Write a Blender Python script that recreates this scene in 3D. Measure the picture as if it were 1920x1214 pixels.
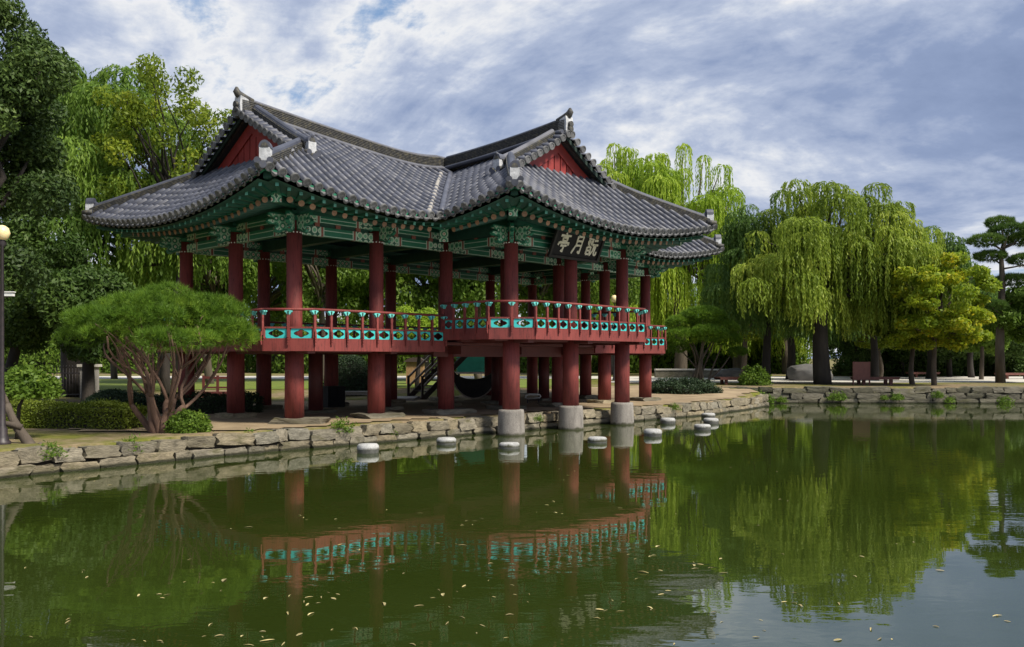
import bpy, bmesh, math, random
import numpy as np
from mathutils import Vector, Matrix

for _o in list(bpy.data.objects):
    bpy.data.objects.remove(_o, do_unlink=True)
SC = bpy.context.scene
COL = SC.collection
R = math.radians
RNG = np.random.default_rng(11)
random.seed(7)

# ------------------------------------------------------------------ camera
CAMZ = 2.35          # metres above the pond
F_PX, HOR = 1600.0, 672.0     # focal length and horizon in pixels of the 1920 px photograph
cam = bpy.data.cameras.new("camera")
cam.sensor_width = 36.0
cam.lens = 36.0 * F_PX / 1920.0
cam.shift_y = (HOR - 607.0) / 1920.0
cam.clip_start, cam.clip_end = 0.1, 4000.0
cam_o = bpy.data.objects.new("camera", cam)
cam_o.location = (0, 0, CAMZ)
cam_o.rotation_euler = (R(90), 0, 0)
COL.objects.link(cam_o)
SC.camera = cam_o

# ------------------------------------------------------------------ world, sun, exposure
SUN_EL, SUN_AZ = R(49), R(124)       # azimuth clockwise from +Y (the view direction)
world = bpy.data.worlds.new("World")
SC.world = world
world.use_nodes = True
nt = world.node_tree
nt.nodes.clear()


def N(nt, kind, **kw):
    n = nt.nodes.new(kind)
    for k, v in kw.items():
        if k == 'ins':
            for a, b in v.items():
                n.inputs[a].default_value = b
        else:
            setattr(n, k, v)
    return n


def L(nt, a, b):
    nt.links.new(a, b)


def ramp(nt, fac, stops, interp='LINEAR'):
    n = nt.nodes.new('ShaderNodeValToRGB')
    n.color_ramp.interpolation = interp
    els = n.color_ramp.elements
    while len(els) < len(stops):
        els.new(0.5)
    for e, (p, c) in zip(els, stops):
        e.position = p
        e.color = (c[0], c[1], c[2], 1) if not isinstance(c, (int, float)) else (c, c, c, 1)
    if fac is not None:
        nt.links.new(fac, n.inputs[0])
    return n


def mixc(nt, fac, a, b, blend='MIX'):
    n = nt.nodes.new('ShaderNodeMix')
    n.data_type = 'RGBA'
    n.blend_type = blend
    for sock, v in ((n.inputs[0], fac), (n.inputs[6], a), (n.inputs[7], b)):
        if hasattr(v, 'links'):
            nt.links.new(v, sock)
        elif isinstance(v, (int, float)):
            sock.default_value = v
        else:
            sock.default_value = (v[0], v[1], v[2], 1)
    return n.outputs[2]


def mathn(nt, op, a, b=0.0):
    n = nt.nodes.new('ShaderNodeMath')
    n.operation = op
    for sock, v in ((n.inputs[0], a), (n.inputs[1], b)):
        if hasattr(v, 'links'):
            nt.links.new(v, sock)
        else:
            sock.default_value = v
    return n.outputs[0]


def build_sky():
    tc = N(nt, 'ShaderNodeTexCoord')
    sky = N(nt, 'ShaderNodeTexSky', sky_type='NISHITA')
    sky.sun_disc = False
    sky.sun_elevation = SUN_EL
    sky.sun_rotation = SUN_AZ
    sky.air_density, sky.dust_density, sky.ozone_density = 1.0, 1.2, 1.5
    sep = N(nt, 'ShaderNodeSeparateXYZ')
    L(nt, tc.outputs['Generated'], sep.inputs[0])
    zc = mathn(nt, 'MAXIMUM', sep.outputs[2], 0.0)
    zz = mathn(nt, 'ADD', zc, 0.26)
    comb = N(nt, 'ShaderNodeCombineXYZ')
    L(nt, mathn(nt, 'DIVIDE', sep.outputs[0], zz), comb.inputs[0])
    L(nt, mathn(nt, 'DIVIDE', sep.outputs[1], zz), comb.inputs[1])
    mp = N(nt, 'ShaderNodeMapping')
    mp.inputs['Rotation'].default_value = (0, 0, R(-18))
    mp.inputs['Scale'].default_value = (0.85, 1.0, 1)
    mp.inputs['Location'].default_value = (8.7, 2.5, 0.0)
    L(nt, comb.outputs[0], mp.inputs[0])
    n1 = N(nt, 'ShaderNodeTexNoise', ins={'Scale': 1.15, 'Detail': 12.0, 'Roughness': 0.60, 'Distortion': 0.35})
    L(nt, mp.outputs[0], n1.inputs['Vector'])
    n2 = N(nt, 'ShaderNodeTexNoise', ins={'Scale': 6.5, 'Detail': 9.0, 'Roughness': 0.62, 'Distortion': 0.25})
    L(nt, mp.outputs[0], n2.inputs['Vector'])
    # density of the cloud deck: thin edges are lit white, thick bodies turn grey-blue, gaps show the sky
    dens = mathn(nt, 'ADD', mathn(nt, 'MULTIPLY', n1.outputs[0], 0.82), mathn(nt, 'MULTIPLY', n2.outputs[0], 0.18))
    fac = ramp(nt, dens, [(0.395, 0.0), (0.455, 1.0)], 'EASE').outputs[0]
    ccol = ramp(nt, dens, [(0.415, (4.9, 5.6, 6.8)), (0.455, (7.3, 7.4, 7.6)), (0.487, (5.3, 5.75, 6.7)), (0.515, (3.8, 4.4, 5.8)), (0.57, (2.4, 3.05, 4.65)), (0.64, (1.9, 2.5, 4.0))]).outputs[0]
    blue = mixc(nt, 0.6, sky.outputs[0], (1.7, 3.3, 6.0))
    c = mixc(nt, fac, blue, ccol)
    bg = N(nt, 'ShaderNodeBackground', ins={'Strength': 0.086})
    L(nt, c, bg.inputs[0])
    out = N(nt, 'ShaderNodeOutputWorld')
    L(nt, bg.outputs[0], out.inputs[0])


build_sky()
sun = bpy.data.lights.new("sun", 'SUN')
sun.energy = 4.6
sun.angle = R(11)
sun.color = (1.0, 0.93, 0.80)
sun_o = bpy.data.objects.new("sun", sun)
_sd = Vector((math.sin(SUN_AZ) * math.cos(SUN_EL), math.cos(SUN_AZ) * math.cos(SUN_EL), math.sin(SUN_EL)))
sun_o.rotation_euler = (-_sd).to_track_quat('-Z', 'Y').to_euler()
COL.objects.link(sun_o)
SC.view_settings.view_transform = 'Standard'
SC.view_settings.look = 'None'
SC.view_settings.exposure = 0.45
SC.view_settings.gamma = 1.0
SC.cycles.use_denoising = True
SC.cycles.max_bounces = 7
SC.cycles.transparent_max_bounces = 4


def px(x, depth):
    return (x - 960.0) / F_PX * depth


def pz(y, depth):
    return CAMZ + (HOR - y) / F_PX * depth


# ------------------------------------------------------------------ materials
MATS = {}


def new_mat(name):
    m = bpy.data.materials.new(name)
    m.use_nodes = True
    m.node_tree.nodes.clear()
    MATS[name] = m
    return m, m.node_tree


def simple(name, c1, c2=None, rough=0.6, scale=6.0, detail=5.0, bump=0.0, bscale=None, spec=0.5, coords='Object',
           c3=None, metal=0.0, per_obj=0.0, stretch=None):
    m, t = new_mat(name)
    tc = N(t, 'ShaderNodeTexCoord')
    vec = tc.outputs[coords]
    if stretch:
        mp = N(t, 'ShaderNodeMapping')
        mp.inputs['Scale'].default_value = stretch
        L(t, vec, mp.inputs[0])
        vec = mp.outputs[0]
    no = N(t, 'ShaderNodeTexNoise', ins={'Scale': scale, 'Detail': detail, 'Roughness': 0.6})
    L(t, vec, no.inputs['Vector'])
    stops = [(0.32, c1), (0.68, c2 or c1)]
    if c3:
        stops = [(0.3, c1), (0.5, c2), (0.68, c3)]
    col = ramp(t, no.outputs[0], stops).outputs[0]
    if per_obj:
        oi = N(t, 'ShaderNodeObjectInfo')
        hv = N(t, 'ShaderNodeHueSaturation')
        v = mathn(t, 'ADD', mathn(t, 'MULTIPLY', oi.outputs['Random'], 2 * per_obj), 1 - per_obj)
        L(t, v, hv.inputs['Value'])
        L(t, col, hv.inputs['Color'])
        col = hv.outputs[0]
    bs = N(t, 'ShaderNodeBsdfPrincipled', ins={'Roughness': rough, 'Metallic': metal, 'Specular IOR Level': spec})
    L(t, col, bs.inputs['Base Color'])
    if bump:
        nb = N(t, 'ShaderNodeTexNoise', ins={'Scale': bscale or scale * 3, 'Detail': 6.0, 'Roughness': 0.65})
        L(t, vec, nb.inputs['Vector'])
        b = N(t, 'ShaderNodeBump', ins={'Strength': bump, 'Distance': 0.05})
        L(t, nb.outputs[0], b.inputs['Height'])
        L(t, b.outputs[0], bs.inputs['Normal'])
    o = N(t, 'ShaderNodeOutputMaterial')
    L(t, bs.outputs[0], o.inputs[0])
    return m


def leaf_mat(name, c1, c2, trans=0.35, rough=0.55, c3=None):
    """foliage: colour runs from leaf to leaf by the 'tint' attribute"""
    m, t = new_mat(name)
    at = N(t, 'ShaderNodeAttribute', attribute_name='tint')
    stops = [(0.0, c1), (1.0, c2)] if c3 is None else [(0.0, c1), (0.6, c2), (1.0, c3)]
    col = ramp(t, at.outputs['Fac'], stops).outputs[0]
    bs = N(t, 'ShaderNodeBsdfPrincipled', ins={'Roughness': rough, 'Specular IOR Level': 0.25})
    L(t, col, bs.inputs['Base Color'])
    tr = N(t, 'ShaderNodeBsdfTranslucent')
    L(t, col, tr.inputs[0])
    mx = N(t, 'ShaderNodeMixShader')
    mx.inputs[0].default_value = trans
    L(t, bs.outputs[0], mx.inputs[1])
    L(t, tr.outputs[0], mx.inputs[2])
    o = N(t, 'ShaderNodeOutputMaterial')
    L(t, mx.outputs[0], o.inputs[0])
    return m


def paint_mat(name, c1, c2, c3):
    """old oil paint on timber: uneven fading, fine drying cracks along the grain, rubbed pale spots"""
    m, t = new_mat(name)
    ge = N(t, 'ShaderNodeNewGeometry')

    def noise(sc, scale, detail, rough):
        mp = N(t, 'ShaderNodeMapping')
        mp.inputs['Scale'].default_value = sc
        L(t, ge.outputs['Position'], mp.inputs[0])
        n = N(t, 'ShaderNodeTexNoise', ins={'Scale': scale, 'Detail': detail, 'Roughness': rough})
        L(t, mp.outputs[0], n.inputs['Vector'])
        return n.outputs[0]
    fade = noise((1, 1, 0.45), 1.3, 8.0, 0.65)
    col = ramp(t, fade, [(0.3, c1), (0.5, c2), (0.7, c3)]).outputs[0]
    crack = ramp(t, noise((16, 16, 0.7), 1.0, 5.0, 0.6), [(0.47, 0.0), (0.495, 0.75), (0.52, 0.0)]).outputs[0]
    col = mixc(t, crack, col, (0.045, 0.012, 0.011))
    spot = ramp(t, noise((5, 5, 2.5), 1.6, 8.0, 0.7), [(0.63, 0.0), (0.70, 0.55)]).outputs[0]
    col = mixc(t, spot, col, (0.27, 0.09, 0.075))
    bs = N(t, 'ShaderNodeBsdfPrincipled', ins={'Roughness': 0.62, 'Specular IOR Level': 0.35})
    L(t, col, bs.inputs['Base Color'])
    b = N(t, 'ShaderNodeBump', ins={'Strength': 0.25, 'Distance': 0.02})
    L(t, crack, b.inputs['Height'])
    b.invert = True
    L(t, b.outputs[0], bs.inputs['Normal'])
    o = N(t, 'ShaderNodeOutputMaterial')
    L(t, bs.outputs[0], o.inputs[0])


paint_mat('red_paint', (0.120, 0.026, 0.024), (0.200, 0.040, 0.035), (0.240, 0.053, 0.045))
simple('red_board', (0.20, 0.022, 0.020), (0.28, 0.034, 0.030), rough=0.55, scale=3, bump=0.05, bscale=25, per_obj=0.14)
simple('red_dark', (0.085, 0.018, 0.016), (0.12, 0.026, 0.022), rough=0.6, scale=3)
simple('teal', (0.03, 0.42, 0.42), (0.05, 0.52, 0.50), rough=0.5, scale=5)
simple('teal_light', (0.10, 0.50, 0.46), (0.18, 0.60, 0.56), rough=0.5, scale=9)
simple('rafter_tip', (0.04, 0.22, 0.17), (0.12, 0.33, 0.27), rough=0.6, scale=12, per_obj=0.3)
simple('green_paint', (0.008, 0.068, 0.042), (0.013, 0.098, 0.060), rough=0.5, scale=4)
simple('green_bright', (0.013, 0.125, 0.072), (0.021, 0.175, 0.10), rough=0.5, scale=5)
simple('barge_green', (0.010, 0.026, 0.022), (0.018, 0.040, 0.032), rough=0.7, scale=4)
simple('green_dark', (0.012, 0.055, 0.042), (0.02, 0.085, 0.062), rough=0.6, scale=4)
simple('pale_line', (0.35, 0.52, 0.42), (0.45, 0.60, 0.50), rough=0.55)
simple('band_red', (0.20, 0.05, 0.04), (0.30, 0.12, 0.09), rough=0.55, scale=30)
simple('rafter_end', (0.20, 0.10, 0.055), (0.34, 0.20, 0.125), rough=0.6, scale=14, per_obj=0.25)
simple('bead_white', (0.75, 0.73, 0.68), (0.8, 0.78, 0.74), rough=0.5)
def tile_mat():
    m, t = new_mat('tile')
    oi = N(t, 'ShaderNodeObjectInfo')
    at = N(t, 'ShaderNodeAttribute', attribute_name='rnd')
    r = mathn(t, 'FRACT', mathn(t, 'ADD', oi.outputs['Random'], at.outputs['Fac']))
    base = ramp(t, r, [(0.0, (0.048, 0.053, 0.074)), (0.5, (0.064, 0.069, 0.094)), (0.9, (0.080, 0.085, 0.112)), (1.0, (0.115, 0.117, 0.138))]).outputs[0]
    ge = N(t, 'ShaderNodeNewGeometry')
    n1 = N(t, 'ShaderNodeTexNoise', ins={'Scale': 0.9, 'Detail': 8.0, 'Roughness': 0.65})
    L(t, ge.outputs['Position'], n1.inputs['Vector'])
    n2 = N(t, 'ShaderNodeTexNoise', ins={'Scale': 9.0, 'Detail': 7.0, 'Roughness': 0.7})
    L(t, ge.outputs['Position'], n2.inputs['Vector'])
    v = ramp(t, n1.outputs[0], [(0.3, 0.62), (0.5, 1.0), (0.7, 1.35)]).outputs[0]
    col = mixc(t, 1.0, base, v, 'MULTIPLY')
    lich = ramp(t, mathn(t, 'MULTIPLY', n1.outputs[0], n2.outputs[0]), [(0.30, 0.0), (0.40, 0.6)]).outputs[0]
    col = mixc(t, lich, col, (0.14, 0.135, 0.13))
    bs = N(t, 'ShaderNodeBsdfPrincipled', ins={'Roughness': 0.52, 'Specular IOR Level': 0.45})
    L(t, col, bs.inputs['Base Color'])
    b = N(t, 'ShaderNodeBump', ins={'Strength': 0.15, 'Distance': 0.03})
    L(t, n2.outputs[0], b.inputs['Height'])
    L(t, b.outputs[0], bs.inputs['Normal'])
    o = N(t, 'ShaderNodeOutputMaterial')
    L(t, bs.outputs[0], o.inputs[0])


tile_mat()
simple('tile_bed', (0.016, 0.017, 0.023), (0.034, 0.036, 0.046), rough=0.5, scale=9, bump=0.3, bscale=18)
simple('tile_end', (0.085, 0.088, 0.098), (0.19, 0.188, 0.19), rough=0.55, scale=26, bump=0.5, bscale=40, per_obj=0.25)
simple('ridge_tile', (0.020, 0.020, 0.022), (0.05, 0.049, 0.047), rough=0.65, scale=9, bump=0.3, bscale=26, c3=(0.12, 0.108, 0.072))
simple('plaster', (0.30, 0.31, 0.33), (0.60, 0.61, 0.64), rough=0.8, scale=7, detail=8, bump=0.3, bscale=18)
simple('stone_pale', (0.20, 0.185, 0.165), (0.31, 0.29, 0.265), rough=0.85, scale=45, detail=6, bump=0.25, bscale=70, c3=(0.40, 0.38, 0.35))


def pier_mat(name, c1, c2, c3, z_wet):
    """speckled granite with runs of grime and a ragged algae line above the water"""
    m, t = new_mat(name)
    ge = N(t, 'ShaderNodeNewGeometry')
    pos = ge.outputs['Position']
    n1 = N(t, 'ShaderNodeTexNoise', ins={'Scale': 55.0, 'Detail': 4.0, 'Roughness': 0.7})
    L(t, pos, n1.inputs['Vector'])
    col = ramp(t, n1.outputs[0], [(0.36, c1), (0.5, c2), (0.64, c3)]).outputs[0]
    mp = N(t, 'ShaderNodeMapping')
    mp.inputs['Scale'].default_value = (5.0, 5.0, 0.9)
    L(t, pos, mp.inputs[0])
    n2 = N(t, 'ShaderNodeTexNoise', ins={'Scale': 1.0, 'Detail': 8.0, 'Roughness': 0.65})
    L(t, mp.outputs[0], n2.inputs['Vector'])
    col = mixc(t, 1.0, col, ramp(t, n2.outputs[0], [(0.3, 0.55), (0.5, 0.95), (0.7, 1.15)]).outputs[0], 'MULTIPLY')
    sp = N(t, 'ShaderNodeSeparateXYZ')
    L(t, pos, sp.inputs[0])
    wz = mathn(t, 'SUBTRACT', sp.outputs[2], mathn(t, 'MULTIPLY', n2.outputs[0], 0.22))
    wet = ramp(t, mathn(t, 'ADD', wz, 0.5), [(0.40 + z_wet, 1.0), (0.47 + z_wet, 0.0)]).outputs[0]
    col = mixc(t, wet, col, (0.05, 0.05, 0.03))
    bs = N(t, 'ShaderNodeBsdfPrincipled', ins={'Roughness': 0.85, 'Specular IOR Level': 0.3})
    L(t, col, bs.inputs['Base Color'])
    b = N(t, 'ShaderNodeBump', ins={'Strength': 0.35, 'Distance': 0.03})
    L(t, n1.outputs[0], b.inputs['Height'])
    L(t, b.outputs[0], bs.inputs['Normal'])
    o = N(t, 'ShaderNodeOutputMaterial')
    L(t, bs.outputs[0], o.inputs[0])


pier_mat('stone_pier', (0.15, 0.135, 0.12), (0.235, 0.215, 0.195), (0.31, 0.29, 0.265), 0.02)
pier_mat('pot_white', (0.27, 0.27, 0.27), (0.40, 0.40, 0.395), (0.50, 0.50, 0.49), 0.055)
simple('wood_dark', (0.035, 0.022, 0.018), (0.06, 0.036, 0.028), rough=0.65, scale=5, stretch=(1, 1, 6))
simple('wood_red_bench', (0.13, 0.045, 0.035), (0.19, 0.07, 0.05), rough=0.6, scale=5)
simple('wood_rail', (0.30, 0.24, 0.20), (0.42, 0.35, 0.29), rough=0.6, scale=5)
simple('black_matte', (0.014, 0.013, 0.013), (0.03, 0.028, 0.026), rough=0.6, scale=3, spec=0.25)
simple('black_board', (0.008, 0.008, 0.010), (0.014, 0.013, 0.014), rough=0.6, scale=3, spec=0.2)
simple('cream_letter', (0.62, 0.60, 0.46), (0.72, 0.70, 0.58), rough=0.6)
simple('tarp_green', (0.02, 0.22, 0.14), (0.03, 0.28, 0.18), rough=0.6, scale=3)
simple('white_paint', (0.72, 0.72, 0.70), (0.8, 0.8, 0.78), rough=0.5)
simple('iron_dark', (0.02, 0.017, 0.019), (0.04, 0.03, 0.033), rough=0.5, scale=10)
simple('pot_dark', (0.05, 0.05, 0.045), (0.10, 0.10, 0.09), rough=0.4, scale=10)
simple('boulder', (0.075, 0.075, 0.078), (0.14, 0.135, 0.13), rough=0.85, scale=3, bump=0.4, bscale=8)
simple('wall_core', (0.028, 0.024, 0.018), (0.05, 0.042, 0.03), rough=0.95, scale=4)
simple('path_pale', (0.46, 0.43, 0.38), (0.56, 0.53, 0.48), rough=0.9, scale=0.6, detail=8)
simple('lawn', (0.085, 0.125, 0.012), (0.15, 0.19, 0.018), rough=0.9, scale=1.5, detail=8)
simple('dirt', (0.20, 0.145, 0.085), (0.33, 0.25, 0.155), rough=0.95, scale=1.1, detail=9, bump=0.3, bscale=14)
simple('floating_leaf', (0.24, 0.18, 0.06), (0.50, 0.44, 0.22), rough=0.6, scale=14, per_obj=0.45)
simple('bark_grey', (0.055, 0.042, 0.032), (0.12, 0.095, 0.07), rough=0.9, scale=3, bump=0.8, bscale=7, stretch=(1, 1, 0.25))
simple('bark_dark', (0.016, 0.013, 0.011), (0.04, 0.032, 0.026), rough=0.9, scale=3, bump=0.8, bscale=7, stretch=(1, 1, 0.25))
simple('bark_red', (0.075, 0.042, 0.030), (0.17, 0.10, 0.07), rough=0.9, scale=4, bump=0.7, bscale=10, stretch=(1, 1, 0.3))
simple('brown_wood', (0.22, 0.12, 0.05), (0.32, 0.19, 0.09), rough=0.7)


def stone_mat(name, hues):
    m, t = new_mat(name)
    tc = N(t, 'ShaderNodeTexCoord')
    oi = N(t, 'ShaderNodeObjectInfo')
    base = ramp(t, oi.outputs['Random'], [(i / (len(hues) - 1), h) for i, h in enumerate(hues)]).outputs[0]
    ad = N(t, 'ShaderNodeVectorMath', operation='ADD')
    L(t, tc.outputs['Object'], ad.inputs[0])
    cb = N(t, 'ShaderNodeCombineXYZ')
    L(t, mathn(t, 'MULTIPLY', oi.outputs['Random'], 50.0), cb.inputs[0])
    L(t, cb.outputs[0], ad.inputs[1])
    n1 = N(t, 'ShaderNodeTexNoise', ins={'Scale': 3.0, 'Detail': 8.0, 'Roughness': 0.68})
    L(t, ad.outputs[0], n1.inputs['Vector'])
    v = ramp(t, n1.outputs[0], [(0.28, 0.38), (0.5, 0.95), (0.72, 1.45)]).outputs[0]
    col = mixc(t, 1.0, base, v, 'MULTIPLY')
    n2 = N(t, 'ShaderNodeTexNoise', ins={'Scale': 1.6, 'Detail': 6.0, 'Roughness': 0.6})
    L(t, ad.outputs[0], n2.inputs['Vector'])
    moss = ramp(t, n2.outputs[0], [(0.56, 0.0), (0.70, 0.75)]).outputs[0]
    col = mixc(t, moss, col, (0.09, 0.085, 0.035))
    ge = N(t, 'ShaderNodeNewGeometry')          # wet, algae-dark band just above the waterline
    sp = N(t, 'ShaderNodeSeparateXYZ')
    L(t, ge.outputs['Position'], sp.inputs[0])
    wz = mathn(t, 'ADD', sp.outputs[2], mathn(t, 'MULTIPLY', n2.outputs[0], 0.10))
    wet = ramp(t, wz, [(0.09, 1.0), (0.14, 0.0)]).outputs[0]
    col = mixc(t, wet, col, (0.035, 0.035, 0.02))
    bs = N(t, 'ShaderNodeBsdfPrincipled', ins={'Roughness': 0.88, 'Specular IOR Level': 0.3})
    L(t, col, bs.inputs['Base Color'])
    n3 = N(t, 'ShaderNodeTexNoise', ins={'Scale': 9.0, 'Detail': 8.0, 'Roughness': 0.7})
    L(t, ad.outputs[0], n3.inputs['Vector'])
    b = N(t, 'ShaderNodeBump', ins={'Strength': 0.85, 'Distance': 0.08})
    L(t, n3.outputs[0], b.inputs['Height'])
    L(t, b.outputs[0], bs.inputs['Normal'])
    o = N(t, 'ShaderNodeOutputMaterial')
    L(t, bs.outputs[0], o.inputs[0])


stone_mat('wall_stone', [(0.20, 0.17, 0.115), (0.27, 0.24, 0.185), (0.155, 0.14, 0.105), (0.31, 0.255, 0.165), (0.23, 0.215, 0.175)])
stone_mat('far_stone', [(0.12, 0.11, 0.075), (0.17, 0.155, 0.12), (0.10, 0.095, 0.065)])


def ground_mat():
    m, t = new_mat('ground')
    tc = N(t, 'ShaderNodeTexCoord')
    n1 = N(t, 'ShaderNodeTexNoise', ins={'Scale': 0.28, 'Detail': 6.0, 'Roughness': 0.6})
    L(t, tc.outputs['Object'], n1.inputs['Vector'])
    n2 = N(t, 'ShaderNodeTexNoise', ins={'Scale': 3.5, 'Detail': 8.0, 'Roughness': 0.7})
    L(t, tc.outputs['Object'], n2.inputs['Vector'])
    grass = ramp(t, n2.outputs[0], [(0.3, (0.075, 0.09, 0.012)), (0.7, (0.17, 0.165, 0.03))]).outputs[0]
    soil = ramp(t, n2.outputs[0], [(0.3, (0.13, 0.095, 0.055)), (0.7, (0.26, 0.20, 0.125))]).outputs[0]
    f = mathn(t, 'ADD', mathn(t, 'MULTIPLY', n1.outputs[0], 0.75), mathn(t, 'MULTIPLY', n2.outputs[0], 0.25))
    fac = ramp(t, f, [(0.44, 0.0), (0.56, 1.0)]).outputs[0]
    col = mixc(t, fac, grass, soil)
    bs = N(t, 'ShaderNodeBsdfPrincipled', ins={'Roughness': 0.95, 'Specular IOR Level': 0.2})
    L(t, col, bs.inputs['Base Color'])
    b = N(t, 'ShaderNodeBump', ins={'Strength': 0.5, 'Distance': 0.05})
    n3 = N(t, 'ShaderNodeTexNoise', ins={'Scale': 14.0, 'Detail': 8.0, 'Roughness': 0.7})
    L(t, tc.outputs['Object'], n3.inputs['Vector'])
    L(t, n3.outputs[0], b.inputs['Height'])
    L(t, b.outputs[0], bs.inputs['Normal'])
    o = N(t, 'ShaderNodeOutputMaterial')
    L(t, bs.outputs[0], o.inputs[0])


ground_mat()


def water_mat():
    m, t = new_mat('pond_water')
    tc = N(t, 'ShaderNodeTexCoord')
    bs = N(t, 'ShaderNodeBsdfPrincipled', ins={'Roughness': 0.01, 'IOR': 2.7, 'Specular IOR Level': 0.5})
    n0 = N(t, 'ShaderNodeTexNoise', ins={'Scale': 0.12, 'Detail': 3.0})
    L(t, tc.outputs['Object'], n0.inputs['Vector'])
    col = ramp(t, n0.outputs[0], [(0.35, (0.019, 0.030, 0.004)), (0.65, (0.029, 0.042, 0.008))]).outputs[0]
    L(t, col, bs.inputs['Base Color'])
    mp = N(t, 'ShaderNodeMapping')
    mp.inputs['Scale'].default_value = (0.8, 1.6, 1)
    L(t, tc.outputs['Object'], mp.inputs[0])
    n1 = N(t, 'ShaderNodeTexNoise', ins={'Scale': 2.2, 'Detail': 2.0, 'Roughness': 0.45, 'Distortion': 0.4})
    L(t, mp.outputs[0], n1.inputs['Vector'])
    n2 = N(t, 'ShaderNodeTexNoise', ins={'Scale': 7.0, 'Detail': 2.0, 'Roughness': 0.5})
    L(t, mp.outputs[0], n2.inputs['Vector'])
    # ripples come in patches, some of the pond lies still
    n3 = N(t, 'ShaderNodeTexNoise', ins={'Scale': 0.16, 'Detail': 2.0})
    L(t, tc.outputs['Object'], n3.inputs['Vector'])
    pat = ramp(t, n3.outputs[0], [(0.38, 0.25), (0.62, 1.0)]).outputs[0]
    h = mathn(t, 'ADD', n1.outputs[0], mathn(t, 'MULTIPLY', n2.outputs[0], 0.22))
    h = mathn(t, 'MULTIPLY', h, pat)
    b = N(t, 'ShaderNodeBump', ins={'Strength': 0.055, 'Distance': 0.05})
    L(t, h, b.inputs['Height'])
    L(t, b.outputs[0], bs.inputs['Normal'])
    o = N(t, 'ShaderNodeOutputMaterial')
    L(t, bs.outputs[0], o.inputs[0])


water_mat()


def dancheong_mat():
    """painted flower ends of the beams: rings of pale green, white, dark green and brick red"""
    m, t = new_mat('dancheong')
    tc = N(t, 'ShaderNodeTexCoord')
    vo = N(t, 'ShaderNodeTexVoronoi', ins={'Scale': 5.0, 'Randomness': 0.15})
    L(t, tc.outputs['Object'], vo.inputs['Vector'])
    col = ramp(t, vo.outputs['Distance'], [(0.0, (0.45, 0.20, 0.14)), (0.16, (0.60, 0.66, 0.56)), (0.27, (0.02, 0.16, 0.09)),
                                           (0.42, (0.16, 0.42, 0.26)), (0.55, (0.50, 0.60, 0.48)), (0.66, (0.02, 0.11, 0.07))], 'CONSTANT').outputs[0]
    bs = N(t, 'ShaderNodeBsdfPrincipled', ins={'Roughness': 0.55})
    L(t, col, bs.inputs['Base Color'])
    o = N(t, 'ShaderNodeOutputMaterial')
    L(t, bs.outputs[0], o.inputs[0])


dancheong_mat()
m_, t_ = new_mat('lamp_globe')
_bs = N(t_, 'ShaderNodeBsdfPrincipled', ins={'Base Color': (0.80, 0.66, 0.36, 1), 'Roughness': 0.35, 'Subsurface Weight': 0.3})
_o = N(t_, 'ShaderNodeOutputMaterial')
L(t_, _bs.outputs[0], _o.inputs[0])

leaf_mat('leaf_evergreen', (0.030, 0.060, 0.016), (0.075, 0.125, 0.028), 0.3, c3=(0.13, 0.19, 0.04))
leaf_mat('leaf_willow', (0.085, 0.165, 0.022), (0.19, 0.305, 0.042), 0.5, c3=(0.34, 0.45, 0.075))
leaf_mat('leaf_willow_bright', (0.18, 0.30, 0.022), (0.31, 0.44, 0.04), 0.5, c3=(0.46, 0.56, 0.07))
leaf_mat('leaf_willow_front', (0.13, 0.20, 0.022), (0.27, 0.36, 0.042), 0.5, c3=(0.45, 0.51, 0.08))
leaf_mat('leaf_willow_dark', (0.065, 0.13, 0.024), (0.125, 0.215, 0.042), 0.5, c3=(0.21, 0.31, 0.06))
leaf_mat('leaf_green', (0.075, 0.14, 0.016), (0.15, 0.245, 0.032), 0.5, c3=(0.26, 0.35, 0.05))
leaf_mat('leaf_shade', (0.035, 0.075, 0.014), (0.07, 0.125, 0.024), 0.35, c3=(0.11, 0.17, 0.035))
leaf_mat('leaf_yellow', (0.15, 0.24, 0.016), (0.31, 0.37, 0.022), 0.5, c3=(0.60, 0.47, 0.02))
leaf_mat('leaf_olive', (0.11, 0.17, 0.014), (0.22, 0.29, 0.024), 0.5, c3=(0.36, 0.37, 0.03))
leaf_mat('needle_pine', (0.06, 0.13, 0.012), (0.13, 0.235, 0.02), 0.35, c3=(0.26, 0.37, 0.035))
leaf_mat('needle_dark', (0.05, 0.105, 0.018), (0.10, 0.175, 0.03), 0.3, c3=(0.16, 0.24, 0.04))
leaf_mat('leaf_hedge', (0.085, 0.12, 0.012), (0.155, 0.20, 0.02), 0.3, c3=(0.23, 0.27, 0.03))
leaf_mat('leaf_hedge_dark', (0.018, 0.036, 0.016), (0.035, 0.062, 0.026), 0.2, c3=(0.06, 0.095, 0.035))


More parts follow.
